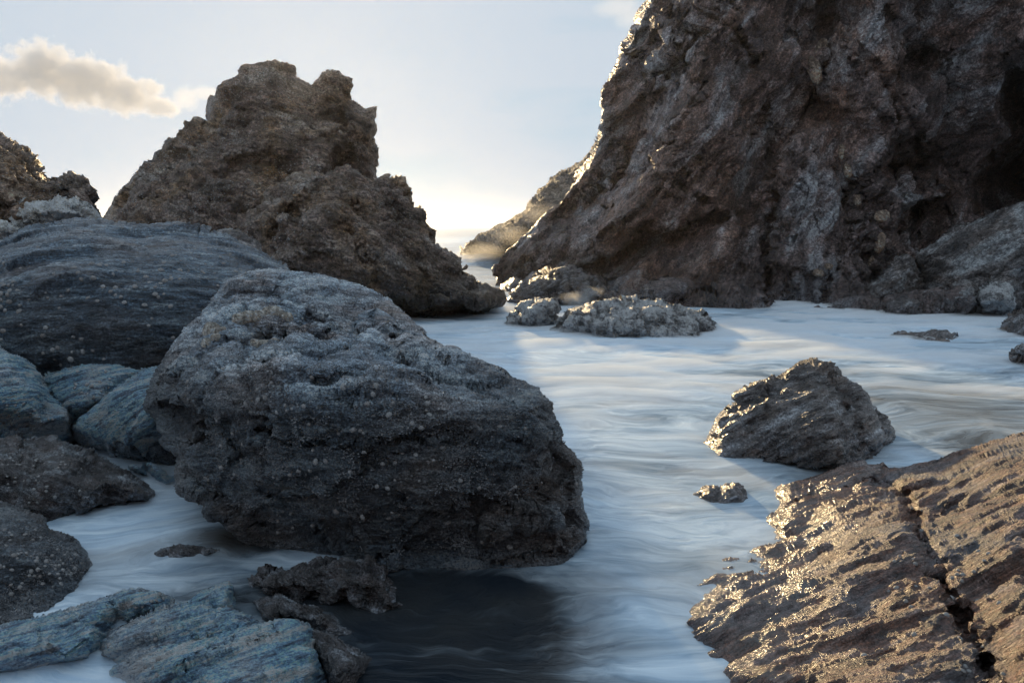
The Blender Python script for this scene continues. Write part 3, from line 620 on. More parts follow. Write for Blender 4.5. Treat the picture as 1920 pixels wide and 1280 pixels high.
rock('boulder', 'smooth blue-grey boulder cut by the left edge below the big slab',
     [(-160, 620), (-60, 628), (0, 648), (32, 668), (61, 687), (81, 705), (102, 733), (118, 748), (130, 760), (138, 774), (138, 800), (132, 825), (81, 845), (0, 850), (-160, 850)],
     [(20, 700, 7.75), (70, 735, 7.7), (0, 760, 7.5), (80, 790, 7.7), (120, 780, 7.85), (-60, 740, 7.4)],
     M_blue, SCH((-0.5, 0.3, 1), 6, 0.025, 2.0), y0=8.3, roll=(14, 0.3), thick=1.2, soft=5, seed=52, jag=0.8)
rock('layered_rock', 'blue slate slab wedged under the big domed slab',
     [(60, 720), (81, 703), (122, 688), (163, 681), (210, 685), (270, 692), (300, 700), (240, 760), (183, 800), (120, 810)],
     [(150, 710, 8.5), (180, 740, 8.3), (140, 760, 8.2), (220, 705, 8.6)], M_blue, SCH((-0.4, 0.4, 1), 8, 0.025, 2.2), y0=8.8, roll=(8, 0.1), thick=0.6, soft=4, seed=53, jag=0.8)
rock('boulder', 'pale blue wet boulder wedged left of the central boulder',
     [(136, 836, 'w'), (136, 800), (150, 782), (163, 774), (195, 746), (227, 721), (248, 702), (264, 689), (293, 681), (360, 670), (400, 800), (370, 880), (300, 870, 'w'), (195, 850, 'w'), (165, 846, 'w')],
     [(250, 740, 7.55), (200, 790, 7.7), (270, 800, 7.4), (165, 810, 7.95), (185, 830, 8.0), (310, 760, 7.3), (225, 830, 7.75)], M_blue, SCH((-0.6, 0.3, 0.6), 2.5, 0.035, 2.4), y0=8.0, roll=(10, 0.2), thick=0.8, soft=4, seed=54, jag=1.2)
rock('stone', 'small dark elongated stone in the pool left of the central boulder',
     [(204, 842), (216, 826), (245, 822), (277, 826), (309, 833), (326, 845), (334, 860), (325, 874, 'w'), (277, 868, 'w'), (222, 860, 'w')],
     [(240, 838, 7.65), (290, 845, 7.5)], M_slab, SCH((-0.2, 0.3, 1), 4, 0.012, 4), y0=7.85, roll=(7, 0.1), thick=0.3, seed=55, jag=0.7, cat='stone')
rock('stone', 'thin pale wet stone lying in the pool below the elongated stone',
     [(262, 874, 'w'), (270, 868), (285, 866), (304, 880), (326, 898), (318, 908, 'w'), (300, 904, 'w')],
     [(288, 877, 7.15), (304, 888, 7.05)], M_blue, SCH((-0.6, 0.4, 1), 5, 0.012, 6), y0=7.3, roll=(5, 0.06), thick=0.15, seed=56, jag=0.6, cat='stone')
rock('stone', 'tiny pale wet sliver beside the thin wet stone in the pool',
     [(238, 876, 'w'), (244, 871), (256, 872), (268, 880), (276, 888), (262, 890, 'w')], [(256, 879, 7.3)], M_blue, SCH((-0.6, 0.4, 1), 5, 0.008, 6), y0=7.4, roll=(4, 0.05), thick=0.1, seed=57, jag=0.5, cat='stone')
rock('boulder', 'rugged weedy brown boulder with a pointed wet tail at the left edge',
     [(-140, 800), (0, 818), (40, 827), (70, 824), (103, 825), (142, 835), (174, 847), (190, 863), (212, 872), (237, 881), (250, 890), (261, 899), (280, 910), (303, 922), (295, 936, 'w'), (222, 954, 'w'), (142, 974, 'w'), (95, 984, 'w'), (-20, 990, 'w'), (-140, 990, 6.2)],
     [(60, 845, 6.9), (140, 860, 6.75), (40, 890, 6.45), (130, 900, 6.4), (200, 900, 6.55), (60, 940, 6.25), (160, 940, 6.3), (250, 920, 6.55), (-60, 880, 6.3)],
     M_weed, [('fbm', 1.2, 0.06, {'o': 3}), ('strata', 9, 0.035, {'n': (0.4, 0.3, 1), 'lat': 3, 'warp': 0.8}), ('facet', 5, 0.03, {'joint': .1}), ('fbm', 12, 0.02, {'o': 4})], y0=7.3, roll=(12, 0.15), thick=0.8, seed=58, jag=2.2)

# ---------------------------------------------------------------- unseen shore slope, added behind and right of the viewpoint to block sky light
def shore():
    path = np.array([(95, 60), (60, 42), (40, 22), (27, 4), (20, -9), (6, -15), (-10, -16), (-26, -13), (-44, -6), (-70, 4)], float)
    seg = np.linspace(0, len(path)-1, 260); i = np.clip(seg.astype(int), 0, len(path)-2); f = (seg-i)[:, None]
    C = path[i]*(1-f)+path[i+1]*f
    T = np.gradient(C, axis=0); T /= np.linalg.norm(T, axis=1)[:, None]; Nn = np.stack([T[:, 1], -T[:, 0]], 1)
    prof = [(0, -1.2), (0.6, 0.4), (2, 3), (3.4, 6.5), (5.2, 10), (7.5, 13.5), (11, 16), (18, 17.5), (30, 18)]
    pr = np.array(prof); u = np.linspace(0, 1, 80); d = np.interp(u*(len(pr)-1), np.arange(len(pr)), pr[:, 0]); z = np.interp(u*(len(pr)-1), np.arange(len(pr)), pr[:, 1])
    out_n = np.where(((C+Nn)-np.array([0, 20]))@np.array([0, 0]) > 0, 1, 1)
    sgn = np.sign(((Nn*(C-np.array([0., 20.]))).sum(1)))[:, None]; Nn = Nn*sgn
    V = np.zeros((len(C), len(d), 3), np.float32)
    V[:, :, 0] = C[:, None, 0]+Nn[:, None, 0]*d[None]; V[:, :, 1] = C[:, None, 1]+Nn[:, None, 1]*d[None]; V[:, :, 2] = z[None]*0.9
    V = V.reshape(-1, 3); h = fbm(V*0.25, 5, 3)*1.3
    nn = np.repeat(Nn, len(d), 0); V[:, 0] -= nn[:, 0]*h; V[:, 1] -= nn[:, 1]*h; V[:, 2] += 0.4*h
    n, m = len(C), len(d); idx = np.arange(n*m).reshape(n, m)
    F = np.stack([idx[:-1, :-1].ravel(), idx[1:, :-1].ravel(), idx[1:, 1:].ravel(), idx[:-1, 1:].ravel()], 1)
    me = mesh_from('sky_block_shore', V, F, M_cliff)
    o = bpy.data.objects.new('sky_block_shore', me); scene.collection.objects.link(o)
    tag(o, 'unseen brown rocky shore slope added on the landward side to block sky light', kind='structure')
shore()
# --- the central boulder
EN = (0.03, 0.3, 1)
rock('boulder', 'huge barnacle-covered dark grey boulder filling the centre foreground',
     [(275, 760, 7.2), (280, 730, 7.3), (290, 695, 7.4), (325, 650, 7.4), (365, 605, 7.4), (377, 590, 7.5), (392, 568, 7.7), (410, 545, 7.9), (420, 530, 8), (435, 517, 8.1), (470, 507, 8.2), (500, 500, 8.2), (530, 497, 8.2), (580, 505, 8.2), (630, 520, 8.1), (685, 535, 8.0), (725, 555, 7.9), (760, 580, 7.7), (790, 610, 7.5), (812, 632, 7.3), (830, 650, 7.1), (885, 675, 6.8), (925, 690, 6.6), (965, 707, 6.5), (1010, 735, 6.2), (1032, 755, 6.05), (1040, 790, 6), (1050, 830, 5.95), (1080, 860, 5.95), (1092, 890, 5.9), (1095, 935, 5.85), (1108, 985, 5.75), (1100, 1015, 5.65), (1080, 1042, 5.5), (1060, 1066, 'w'), (1000, 1072, 'w'), (910, 1076, 'w'), (760, 1072, 'w'), (680, 1058, 5.5), (610, 1050, 5.55), (560, 1040, 5.65), (500, 1027, 5.75), (450, 1007, 5.85), (435, 980, 5.95), (385, 945, 6.1), (345, 915, 6.25), (332, 885, 6.35), (337, 855, 6.4), (312, 838, 6.6), (290, 812, 6.9)],
     [(430, 712, 5.75), (470, 687, 5.65), (510, 676, 5.55), (550, 680, 5.45), (580, 697, 5.38), (650, 692, 5.42), (685, 708, 5.35), (760, 727, 5.30), (810, 742, 5.25), (910, 748, 5.30), (1000, 758, 5.55),
      (380, 780, 5.85), (360, 860, 5.9), (450, 800, 5.52), (600, 780, 5.30), (750, 800, 5.20), (900, 810, 5.23), (1000, 830, 5.45), (960, 760, 5.40),
      (480, 900, 5.48), (620, 900, 5.28), (780, 920, 5.20), (930, 920, 5.23), (1040, 930, 5.45), (560, 980, 5.52), (720, 1000, 5.36), (880, 1010, 5.33), (1010, 1000, 5.42), (420, 900, 5.7), (820, 1045, 5.40), (1060, 1010, 5.48),
      (330, 700, 6.8), (340, 780, 6.5), (400, 640, 6.75), (430, 600, 6.95), (400, 620, 6.95), (520, 640, 6.5), (470, 660, 6.35), (600, 650, 6.3), (640, 660, 6.15), (720, 680, 6.05), (800, 700, 6.0), (880, 710, 6.05), (950, 725, 6.05),
      (480, 590, 7.0), (560, 585, 7.1), (605, 600, 7.0), (600, 616, 6.65), (560, 615, 6.75), (480, 620, 6.8), (700, 615, 6.95), (712, 640, 6.55), (640, 620, 6.7), (760, 640, 6.85), (775, 668, 6.4), (815, 655, 6.8),
      (450, 550, 7.5), (520, 530, 7.7), (600, 540, 7.6), (680, 570, 7.35), (740, 600, 7.15), (560, 560, 7.35)],
     M_boulder, [('fbm', 0.9, 0.06, {'o': 2}), ('facet', 1.5, 0.10, {'n': EN, 'k': 1.6, 'joint': .12}), ('strata', 3.0, 0.085, {'n': EN, 'lat': 0.7, 'warp': 0.4}), ('facet', 4.5, 0.03, {'n': EN, 'k': 1.8, 'joint': .15}), ('strata', 9, 0.03, {'n': EN, 'lat': 2.4, 'warp': 0.6}), ('fbm', 5, 0.03, {'o': 4}), ('billow', 20, 0.008, {'o': 3}), ('fbm', 50, 0.004, {'o': 2})],
     y0=7, step=1.8, roll=(14, 0.12), thick=1.6, soft=4, seed=61, jag=1.4, fade=20, micro=0.75,
     cracks=[([(700, 618), (730, 640), (775, 655), (835, 672)], 9, 0.32), ([(572, 596), (590, 600), (602, 606)], 10, 0.25), ([(400, 655), (460, 634), (520, 626), (580, 628), (640, 632), (700, 632)], 9, 0.22), ([(480, 815), (620, 830), (800, 825), (990, 815)], 4, 0.05), ([(830, 690), (900, 712), (960, 716)], 4, 0.08), ([(560, 735), (640, 750), (760, 745)], 4, 0.05), ([(650, 690), (700, 700), (760, 690)], 5, .08), ([(925, 990), (960, 960), (1030, 965)], 4, .05)])
# --- lower left
rock('boulder', 'rounded limpet-studded boulder at the left edge above the lower slabs',
     [(-160, 900), (-60, 920), (0, 940), (40, 954), (79, 970), (95, 990), (118, 998), (139, 1006), (170, 1033), (194, 1053), (201, 1077), (195, 1095), (186, 1109), (176, 1132, 'w'), (79, 1170, 'w'), (0, 1190, 'w'), (-160, 1190, 4.6)],
     [(20, 985, 5.4), (80, 1010, 5.35), (130, 1035, 5.3), (170, 1065, 5.3), (40, 1050, 5.0), (110, 1080, 5.0), (30, 1120, 4.85), (150, 1105, 5.05), (-60, 1000, 5.1), (-60, 1090, 4.8)],
     M_boulder, [('fbm', 1.4, 0.05, {'o': 3}), ('strata', 9, 0.02, {'n': (0.4, 0.3, 1), 'lat': 2.4}), ('fbm', 9, 0.018, {'o': 5})], y0=5.7, roll=(14, 0.14), thick=0.8, seed=62, jag=1.4)
BN = (-0.28, 0.62, 0.75)
rock('layered_rock', 'log-shaped blue slate slab at the lower left edge',
     [(-120, 1172), (0, 1160), (40, 1153), (79, 1147), (120, 1139), (158, 1131), (206, 1123), (222, 1114), (237, 1108), (262, 1107), (285, 1109), (303, 1118), (319, 1126), (318, 1140), (277, 1164), (237, 1190), (190, 1215, 'w'), (170, 1240, 'w'), (79, 1250, 'w'), (0, 1256, 'w'), (-120, 1260, 4.1)],
     [(60, 1175, 4.27), (160, 1155, 4.34), (250, 1130, 4.46), (290, 1130, 4.52), (80, 1205, 4.07), (180, 1185, 4.17), (0, 1200, 4.13), (0, 1235, 3.98), (120, 1230, 4.01)],
     M_blue, [('fbm', 1.2, 0.02, {'o': 2}), ('strata', 10, 0.035, {'n': BN, 'lat': 0.9, 'warp': 0.25}), ('strata', 30, 0.014, {'n': BN, 'lat': 2.5, 'warp': 0.25}), ('fbm', 20, 0.005, {'o': 3})], y0=4.75, roll=(9, 0.07), thick=0.4, seed=63, jag=1.0, soft=3)
rock('layered_rock', 'pale striped blue slate slab at the bottom edge left of centre',
     [(172, 1240, 'w'), (176, 1225), (190, 1200), (212, 1188), (237, 1176), (265, 1161), (293, 1148), (325, 1139), (356, 1134), (404, 1138), (430, 1140), (455, 1145), (487, 1165), (520, 1166), (554, 1168), (574, 1180), (594, 1211), (606, 1234), (617, 1255), (633, 1282), (650, 1400), (330, 1400, 3.3), (270, 1300, 'w'), (215, 1262, 'w')],
     [(300, 1175, 4.20), (380, 1160, 4.28), (450, 1170, 4.22), (545, 1180, 4.13), (250, 1205, 4.13), (350, 1205, 4.03), (460, 1200, 4.01), (560, 1205, 3.99), (330, 1240, 3.84), (450, 1240, 3.80), (580, 1250, 3.77), (420, 1290, 3.55), (560, 1310, 3.44), (240, 1235, 4.01)],
     M_blue, [('fbm', 1.2, 0.02, {'o': 2}), ('strata', 10, 0.045, {'n': BN, 'lat': 0.9, 'warp': 0.25}), ('strata', 30, 0.016, {'n': BN, 'lat': 2.5, 'warp': 0.25}), ('fbm', 20, 0.005, {'o': 3})], y0=4.5, roll=(8, 0.06), thick=0.5, seed=64, jag=1.2, soft=3,
     cracks=[([(290, 1210), (380, 1200), (470, 1175), (560, 1170)], 3, 0.03), ([(330, 1260), (420, 1225), (520, 1200)], 3, 0.03)])
rock('boulder', 'low weed-covered rock on the right flank of the striped slab at the bottom',
     [(580, 1192), (600, 1188), (635, 1198), (673, 1219), (700, 1232), (726, 1244), (715, 1256, 'w'), (680, 1268, 'w'), (640, 1300, 'w'), (600, 1300)], [(630, 1225, 3.94), (670, 1240, 3.90), (630, 1262, 3.78)],
     M_weed, [('fbm', 3, 0.03, {'o': 3}), ('ridge', 8, 0.02, {'o': 4, 'warp': .4}), ('facet', 14, 0.01)], y0=4.25, roll=(6, 0.05), thick=0.3, seed=65, jag=2)
rock('stone', 'pointed dark slate shard standing behind the striped slab',
     [(338, 1142, 4.7), (352, 1127), (380, 1108), (400, 1097), (416, 1089), (431, 1088), (436, 1100), (438, 1115), (452, 1140), (440, 1160)], [(400, 1115, 4.72), (425, 1110, 4.74), (420, 1135, 4.62)],
     M_blue, SCH((-0.5, 0.5, 0.8), 6, 0.01, 5), y0=4.9, roll=(6, 0.06), thick=0.2, seed=66, jag=0.8, cat='stone')
rock('boulder', 'dark weedy rock awash under the front of the central boulder',
     [(455, 1102, 'w'), (465, 1086), (495, 1070), (535, 1064), (574, 1055), (600, 1046), (625, 1042), (649, 1045), (675, 1051), (697, 1061), (725, 1082), (752, 1105), (765, 1122), (755, 1142, 'w'), (715, 1148, 'w'), (673, 1140, 'w'), (590, 1125, 'w'), (500, 1115, 'w')],
     [(620, 1062, 4.88), (660, 1075, 4.84), (700, 1095, 4.80), (560, 1085, 4.89), (660, 1110, 4.74), (720, 1120, 4.74), (500, 1092, 4.92)],
     M_weed, [('fbm', 2.4, 0.04, {'o': 3}), ('facet', 5, 0.05, {'joint': .1}), ('strata', 16, 0.025, {'n': (0.5, 0.3, 0.8), 'lat': 6, 'warp': 0.8}), ('facet', 14, 0.015)], y0=5.2, roll=(8, 0.06), thick=0.35, seed=67, jag=2)
rock('boulder', 'dark broken weedy rock between the striped slab and the rock awash',
     [(450, 1140), (475, 1124), (500, 1119), (522, 1117), (550, 1124), (574, 1132), (606, 1144), (640, 1158), (674, 1173), (668, 1190, 'w'), (610, 1204, 'w'), (560, 1190), (487, 1172)],
     [(520, 1135, 4.60), (570, 1150, 4.48), (620, 1170, 4.39), (500, 1150, 4.48)],
     M_weed, [('fbm', 2.4, 0.03, {'o': 3}), ('facet', 6, 0.025), ('ridge', 9, 0.015, {'o': 3})], y0=4.85, roll=(6, 0.05), thick=0.3, seed=68, jag=1.6)
rock('stone', 'thin dark rock sliver breaking the pool left of the central boulder',
     [(248, 1054, 'w'), (268, 1040), (293, 1031), (315, 1025), (336, 1021), (355, 1023), (372, 1025), (410, 1030), (440, 1044, 'w'), (380, 1046, 'w'), (310, 1050, 'w')],
     [(300, 1037, 5.6), (345, 1031, 5.62), (390, 1036, 5.58)], M_weed, [('fbm', 4, 0.02, {'o': 3}), ('ridge', 10, 0.012, {'o': 3})], y0=5.75, roll=(5, 0.05), thick=0.15, seed=69, jag=1, cat='stone')
# --- right foreground
RN = (-0.42, 0.8, 0.62)
rock('layered_rock', 'large brown layered slab with a deep crack, shining wet on its left edge',
     [(1419, 958, 'w'), (1432, 940), (1450, 925), (1472, 912), (1505, 900), (1540, 886), (1565, 876), (1589, 868), (1625, 865), (1657, 863), (1672, 873), (1690, 877), (1730, 866), (1773, 854), (1820, 840), (1870, 826), (1920, 814), (2080, 775, 7.2), (2100, 1420, 3.3), (1500, 1420, 3.3), (1440, 1360, 'w'), (1371, 1290, 'w'), (1337, 1247, 'w'), (1311, 1200, 'w'), (1288, 1167, 'w'), (1298, 1130, 'w'), (1310, 1100, 'w'), (1322, 1078, 'w'), (1335, 1060, 'w'), (1370, 1042, 'w'), (1404, 1024, 'w'), (1438, 992, 'w'), (1425, 972, 'w')],
     [(1480, 930, 6.6), (1560, 895, 7.0), (1640, 885, 7.1), (1470, 970, 6.15), (1550, 940, 6.35), (1620, 920, 6.45), (1680, 905, 6.5), (1690, 935, 6.05), (1760, 890, 6.35), (1850, 860, 6.3), (1920, 850, 6.2), (1990, 820, 6.3),
      (1500, 1020, 5.65), (1420, 1070, 5.2), (1600, 1000, 5.35), (1690, 1000, 5.15), (1350, 1120, 4.82), (1450, 1120, 4.65), (1560, 1080, 4.75), (1660, 1070, 4.7), (1720, 1070, 4.65), (1340, 1180, 4.4), (1440, 1200, 4.15), (1560, 1180, 4.15), (1680, 1160, 4.15), (1760, 1160, 4.1), (1420, 1270, 3.78), (1540, 1270, 3.68), (1680, 1260, 3.6), (1790, 1260, 3.55),
      (1760, 980, 5.5), (1840, 940, 5.55), (1920, 920, 5.45), (1800, 1060, 4.65), (1880, 1020, 4.65), (1840, 1150, 4.1), (1920, 1120, 4.05), (1880, 1240, 3.6), (1940, 1220, 3.5), (1600, 1360, 3.2), (1800, 1360, 3.1), (1960, 1340, 3.0)],
     M_brown, [('fbm', 0.9, 0.05, {'o': 3}), ('strata', 7, 0.034, {'n': RN, 'lat': 1.1}), ('strata', 22, 0.02, {'n': RN, 'lat': 3.2}), ('fbm', 9, 0.010, {'o': 5, 'n': RN, 'k': 2})],
     y0=7.3, step=1.9, roll=(8, 0.08), thick=0.9, soft=4, seed=71, jag=1.6, micro=0.5, wetpoly=[(1400, 980), (1440, 880), (1600, 840), (1690, 860), (1640, 930), (1560, 1000), (1530, 1060), (1545, 1110), (1480, 1170), (1500, 1300), (1250, 1300), (1250, 1100)],
     cracks=[([(1640, 905), (1695, 931), (1724, 994), (1753, 1062), (1797, 1135), (1831, 1202), (1850, 1245), (1870, 1330)], 11, 0.22), ([(1724, 994), (1770, 960), (1800, 930)], 9, 0.06), ([(1450, 965), (1520, 930), (1600, 910), (1670, 880)], 6, 0.1)])
rock('boulder', 'peaked wet rock glinting gold on its left side in the right channel',
     [(1288, 856, 'w'), (1305, 836), (1330, 816), (1336, 800), (1342, 787), (1378, 751), (1400, 735), (1427, 718), (1455, 705), (1481, 694), (1519, 687), (1545, 690), (1568, 697), (1578, 712), (1584, 724), (1606, 729), (1622, 742), (1638, 756), (1660, 783), (1672, 803), (1681, 824), (1662, 850, 'w'), (1638, 868, 'w'), (1584, 882, 'w'), (1519, 888, 'w'), (1465, 880, 'w'), (1422, 868, 'w'), (1346, 862, 'w')],
     [(1519, 715, 8.35), (1545, 760, 7.95), (1500, 770, 7.95), (1440, 760, 8.25), (1400, 790, 8.2), (1360, 820, 8.2), (1470, 740, 8.35), (1455, 810, 7.85), (1530, 820, 7.6), (1480, 850, 7.75), (1590, 800, 7.8), (1560, 860, 7.6), (1620, 790, 8.1), (1640, 830, 8.05), (1600, 850, 7.8), (1560, 730, 8.25), (1400, 840, 8.1)],
     M_wet, [('fbm', 1.2, 0.07, {'o': 3}), ('facet', 1.6, 0.06, {'joint': .1}), ('strata', 6, 0.05, {'n': (-0.45, 0.4, 0.9), 'lat': 1.6}), ('strata', 20, 0.018, {'n': (-0.45, 0.4, 0.9), 'lat': 5}), ('fbm', 9, 0.014, {'o': 4})],
     y0=8.75, roll=(8, 0.12), thick=0.9, soft=3, seed=72, jag=1.8, cracks=[([(1560, 705), (1590, 760), (1640, 860)], 6, 0.15), ([(1430, 735), (1440, 770), (1400, 800), (1340, 820)], 5, 0.1)])
rock('stone', 'small foam-washed stone left of the brown slab\'s wet tongue',
     [(1284, 934, 'w'), (1305, 920), (1327, 912), (1350, 912), (1362, 907), (1380, 905), (1394, 910), (1401, 920), (1396, 948, 'w'), (1340, 950, 'w')], [(1380, 920, 6.75), (1330, 926, 6.78)], M_wet, [('fbm', 3, 0.03, {'o': 3}), ('ridge', 7, 0.02, {'o': 3})], y0=7.0, roll=(5, 0.05), thick=0.2, seed=73, jag=1, cat='stone')
# ---------------------------------------------------------------- shells on the rocks
def limpet_mesh(name, mat, seed, sides=12):
    rng = np.random.RandomState(seed); V = []; F = []
    rings = [(1.0, -0.08), (0.82, 0.22), (0.5, 0.46), (0.16, 0.58)]
    for j, (r, z) in enumerate(rings):
        for k in range(sides):
            a = 2*math.pi*k/sides; rr = r*(1+(0.07 if k % 2 else -0.05)*(1-j*0.25))*(1+rng.uniform(-.05, .05))
            V.append((rr*math.cos(a)*1.12, rr*math.sin(a), z+rng.uniform(-.03, .03)))
    V.append((0.05, 0, 0.62))
    for j in range(3):
        for k in range(sides):
            a, b_ = j*sides+k, j*sides+(k+1) % sides
            F.append((a, b_, b_+sides, a+sides))
    t = len(V)-1
    for k in range(sides): F.append((3*sides+k, 3*sides+(k+1) % sides, t))
    me = bpy.data.meshes.new(name); me.from_pydata(V, [], F); me.materials.append(mat); me.update()
    me.polygons.foreach_set('use_smooth', np.ones(len(F), bool))
    return me
def shell_material(name, c1, c2):
    m = bpy.data.materials.new(name); m.use_nodes = True; b = NB(m); bs = b.N['Principled BSDF']
    tc = b.n('ShaderNodeTexCoord').outputs['Object']
    oi = b.n('ShaderNodeObjectInfo').outputs['Random']
    w = b.n('ShaderNodeTexWave', wave_type='RINGS', rings_direction='Z'); b.link(tc, w.inputs['Vector']); w.inputs['Scale'].default_value = 2.2; w.inputs['Distortion'].default_value = 3
    f = b.math('ADD', b.math('MULTIPLY', w.outputs['Fac'], 0.35), b.math('MULTIPLY', b.noise(tc, 2.4, 4, .7), 0.6))
    c = b.ramp(f, [(0.25, c1), (0.7, c2)])
    c = b.mix(b.math('MULTIPLY', oi, 0.65), c, (0.13, 0.12, 0.115))
    b.link(c, bs.inputs['Base Color']); bs.inputs['Roughness'].default_value = 0.6
    return m
M_limpet = shell_material('limpet_shell', (0.12, 0.125, 0.13), (0.38, 0.39, 0.40))
LIMPETS = [limpet_mesh('limpet', M_limpet, s) for s in (1, 2, 3)]
def pick(rk, px, py):
    k = int(np.argmin((rk['PX'][:rk['nf']]-px)**2+(rk['PY'][:rk['nf']]-py)**2)); return k
def place_shell(rk, k, size, rng, mesh):
    nrm = Vector(rk['N'][k].tolist())
    q = nrm.to_track_quat('Z', 'Y'); e = q.to_euler()
    o = bpy.data.objects.new('limpet', mesh); scene.collection.objects.link(o); o.parent = rk['o']
    q2 = q @ Vector((0, 0, 1)).rotation_difference(Vector((0, 0, 1)))
    o.rotation_mode = 'QUATERNION'
    from mathutils import Quaternion
    o.rotation_quaternion = q @ Quaternion((0, 0, 1), rng.uniform(0, 6.28))
    o.location = (rk['V'][k]-rk['base']).tolist()
    o.scale = (size, size, size*rng.uniform(0.8, 1.25))
def limpets(label, count, region, smin, smax, seed, cluster=2.0, spots=()):
    rk = ROCKS[label]; rng = np.random.RandomState(seed); nf = rk['nf']
    P = np.array(region, np.float32)
    ok = inside(rk['PX'][:nf], rk['PY'][:nf], P) & (rk['V'][:nf, 2] > 0.06)
    cam_v = np.array([0, 0, CAM_H])-rk['V'][:nf]; cam_v /= np.linalg.norm(cam_v, axis=1)[:, None]
    ok &= (cam_v*rk['N'][:nf]).sum(1) > 0.3
    cand = np.where(ok)[0]
    w = np.clip(fbm((rk['V'][cand]*cluster).astype(np.float32), 3, seed)+0.35, 0.12, 1)
    sel = rng.choice(cand, min(count*3, len(cand)), replace=False, p=w/w.sum())
    used = []
    def free(p, s):
        return all((p[0]-u[0])**2+(p[1]-u[1])**2+(p[2]-u[2])**2 > (0.85*(s+u[3]))**2 for u in used)
    for px, py, s in spots:
        k = pick(rk, px, py); used.append((*rk['V'][k], s)); place_shell(rk, k, s, rng, LIMPETS[rng.randint(3)])
    n = len(used)
    for k in sel:
        if n >= count: break
        s = smin+(smax-smin)*rng.beta(1.3, 2.6)
        if not free(rk['V'][k], s): continue
        used.append((*rk['V'][k], s)); place_shell(rk, k, s, rng, LIMPETS[rng.randint(3)]); n += 1
def barnacles(label, count, region, r0, r1, seed, mat):
    rk = ROCKS[label]; rng = np.random.RandomState(seed); nf = rk['nf']
    P = np.array(region, np.float32)
    ok = inside(rk['PX'][:nf], rk['PY'][:nf], P) & (rk['V'][:nf, 2] > 0.0)
    cand = np.where(ok)[0]
    w = np.clip(fbm((rk['V'][cand]*3.0).astype(np.float32), 4, seed)+0.2, 0.02, 1)
    sel = rng.choice(cand, count, replace=True, p=w/w.sum())
    C = rk['V'][sel]-rk['base']+rng.normal(0, 0.003, (count, 3)); N = rk['N'][sel]
    r = rng.uniform(r0, r1, count)
    t = np.cross(N, np.array([0.3, 0.5, 0.8])); t /= np.linalg.norm(t, axis=1)[:, None]; u = np.cross(N, t)
    Vs = []
    for rad, h in ((1.0, -0.2), (0.5, 0.75)):
        for k in range(5):
            a = 2*math.pi*k/5
            Vs.append(C+(t*math.cos(a)+u*math.sin(a))*(r*rad)[:, None]+N*(r*h)[:, None])
    V = np.stack(Vs, 1).reshape(-1, 3)
    b0 = np.arange(count)[:, None]*10
    F = np.concatenate([b0+np.array([k, (k+1) % 5, 5+(k+1) % 5, 5+k]) for k in range(5)])
    me = mesh_from('barnacle_crust', V, F, mat)
    o = bpy.data.objects.new('barnacle_crust', me); scene.collection.objects.link(o); o.parent = rk['o']
    o['kind'] = 'stuff'
M_barnacle = bpy.data.materials.new('barnacle_shell'); M_barnacle.use_nodes = True
_b = NB(M_barnacle); _tc = _b.n('ShaderNodeTexCoord').outputs['Object']
_b.link(_b.ramp(_b.noise(_tc, 9, 4, .6), [(0.35, (0.07, 0.078, 0.09)), (0.68, (0.27, 0.28, 0.295))]), _b.N['Principled BSDF'].inputs['Base Color'])
_b.N['Principled BSDF'].inputs['Roughness'].default_value = 0.6
def quartz(label, pts, seed, mat):
    """lumps of pale quartz set into the rock"""
    rk = ROCKS[label]; rng = np.random.RandomState(seed)
    for px, py, sx, sz in pts:
        k = pick(rk, px, py); c = rk['V'][k]; n_ = Vector(rk['N'][k].tolist())
        g = 9; V = []; F = []
        for i in range(g):
            for j in range(14):
                th = math.pi*i/(g-1); ph = 2*math.pi*j/14
                V.append((math.sin(th)*math.cos(ph), math.sin(th)*math.sin(ph), math.cos(th)))
        V = np.array(V, np.float32)
        V *= (1+0.28*fbm(V*1.3+seed+px, 3, seed))[:, None]
        V = np.sign(V)*np.abs(V)**0.85
        V *= np.array([sx, min(sx, sz)*0.8, sz], np.float32)
        for i in range(g-1):
            for j in range(14):
                F.append((i*14+j, (i+1)*14+j, (i+1)*14+(j+1) % 14, i*14+(j+1) % 14))
        me = mesh_from('quartz_lump', V, F, mat)
        o = bpy.data.objects.new('quartz_lump', me); scene.collection.objects.link(o); o.parent = rk['o']
        o.location = (c-rk['base']+np.array(n_)*min(sx, sz)*0.12).tolist(); o.rotation_euler = (rng.uniform(-.4, .4), rng.uniform(-.25, .25), rng.uniform(-.4, .4))
LB = 'huge barnacle-covered dark grey boulder filling the centre foreground'
limpets(LB, 130, [(300, 700), (430, 690), (560, 690), (1000, 770), (1080, 900), (1080, 1040), (500, 1010), (345, 900)], 0.011, 0.026, 1, 1.6,
        spots=[(510, 743, .026), (468, 757, .022), (487, 757, .02), (455, 792, .018), (673, 805, .02), (828, 837, .02), (840, 837, .02), (598, 863, .022), (618, 862, .02), (430, 847, .018), (847, 983, .024), (645, 1032, .026), (910, 988, .02), (965, 935, .03), (735, 822, .016), (490, 730, .016)])
limpets('big smooth dark blue-grey domed slab dotted with limpets on the left', 120, [(-10, 440), (150, 412), (400, 455), (530, 500), (400, 600), (260, 690), (60, 680), (-10, 640)], 0.018, 0.04, 2, 0.8)
limpets('rounded limpet-studded boulder at the left edge above the lower slabs', 60, [(-10, 990), (100, 1000), (190, 1050), (190, 1110), (60, 1140), (-10, 1150)], 0.010, 0.021, 3, 2.0)
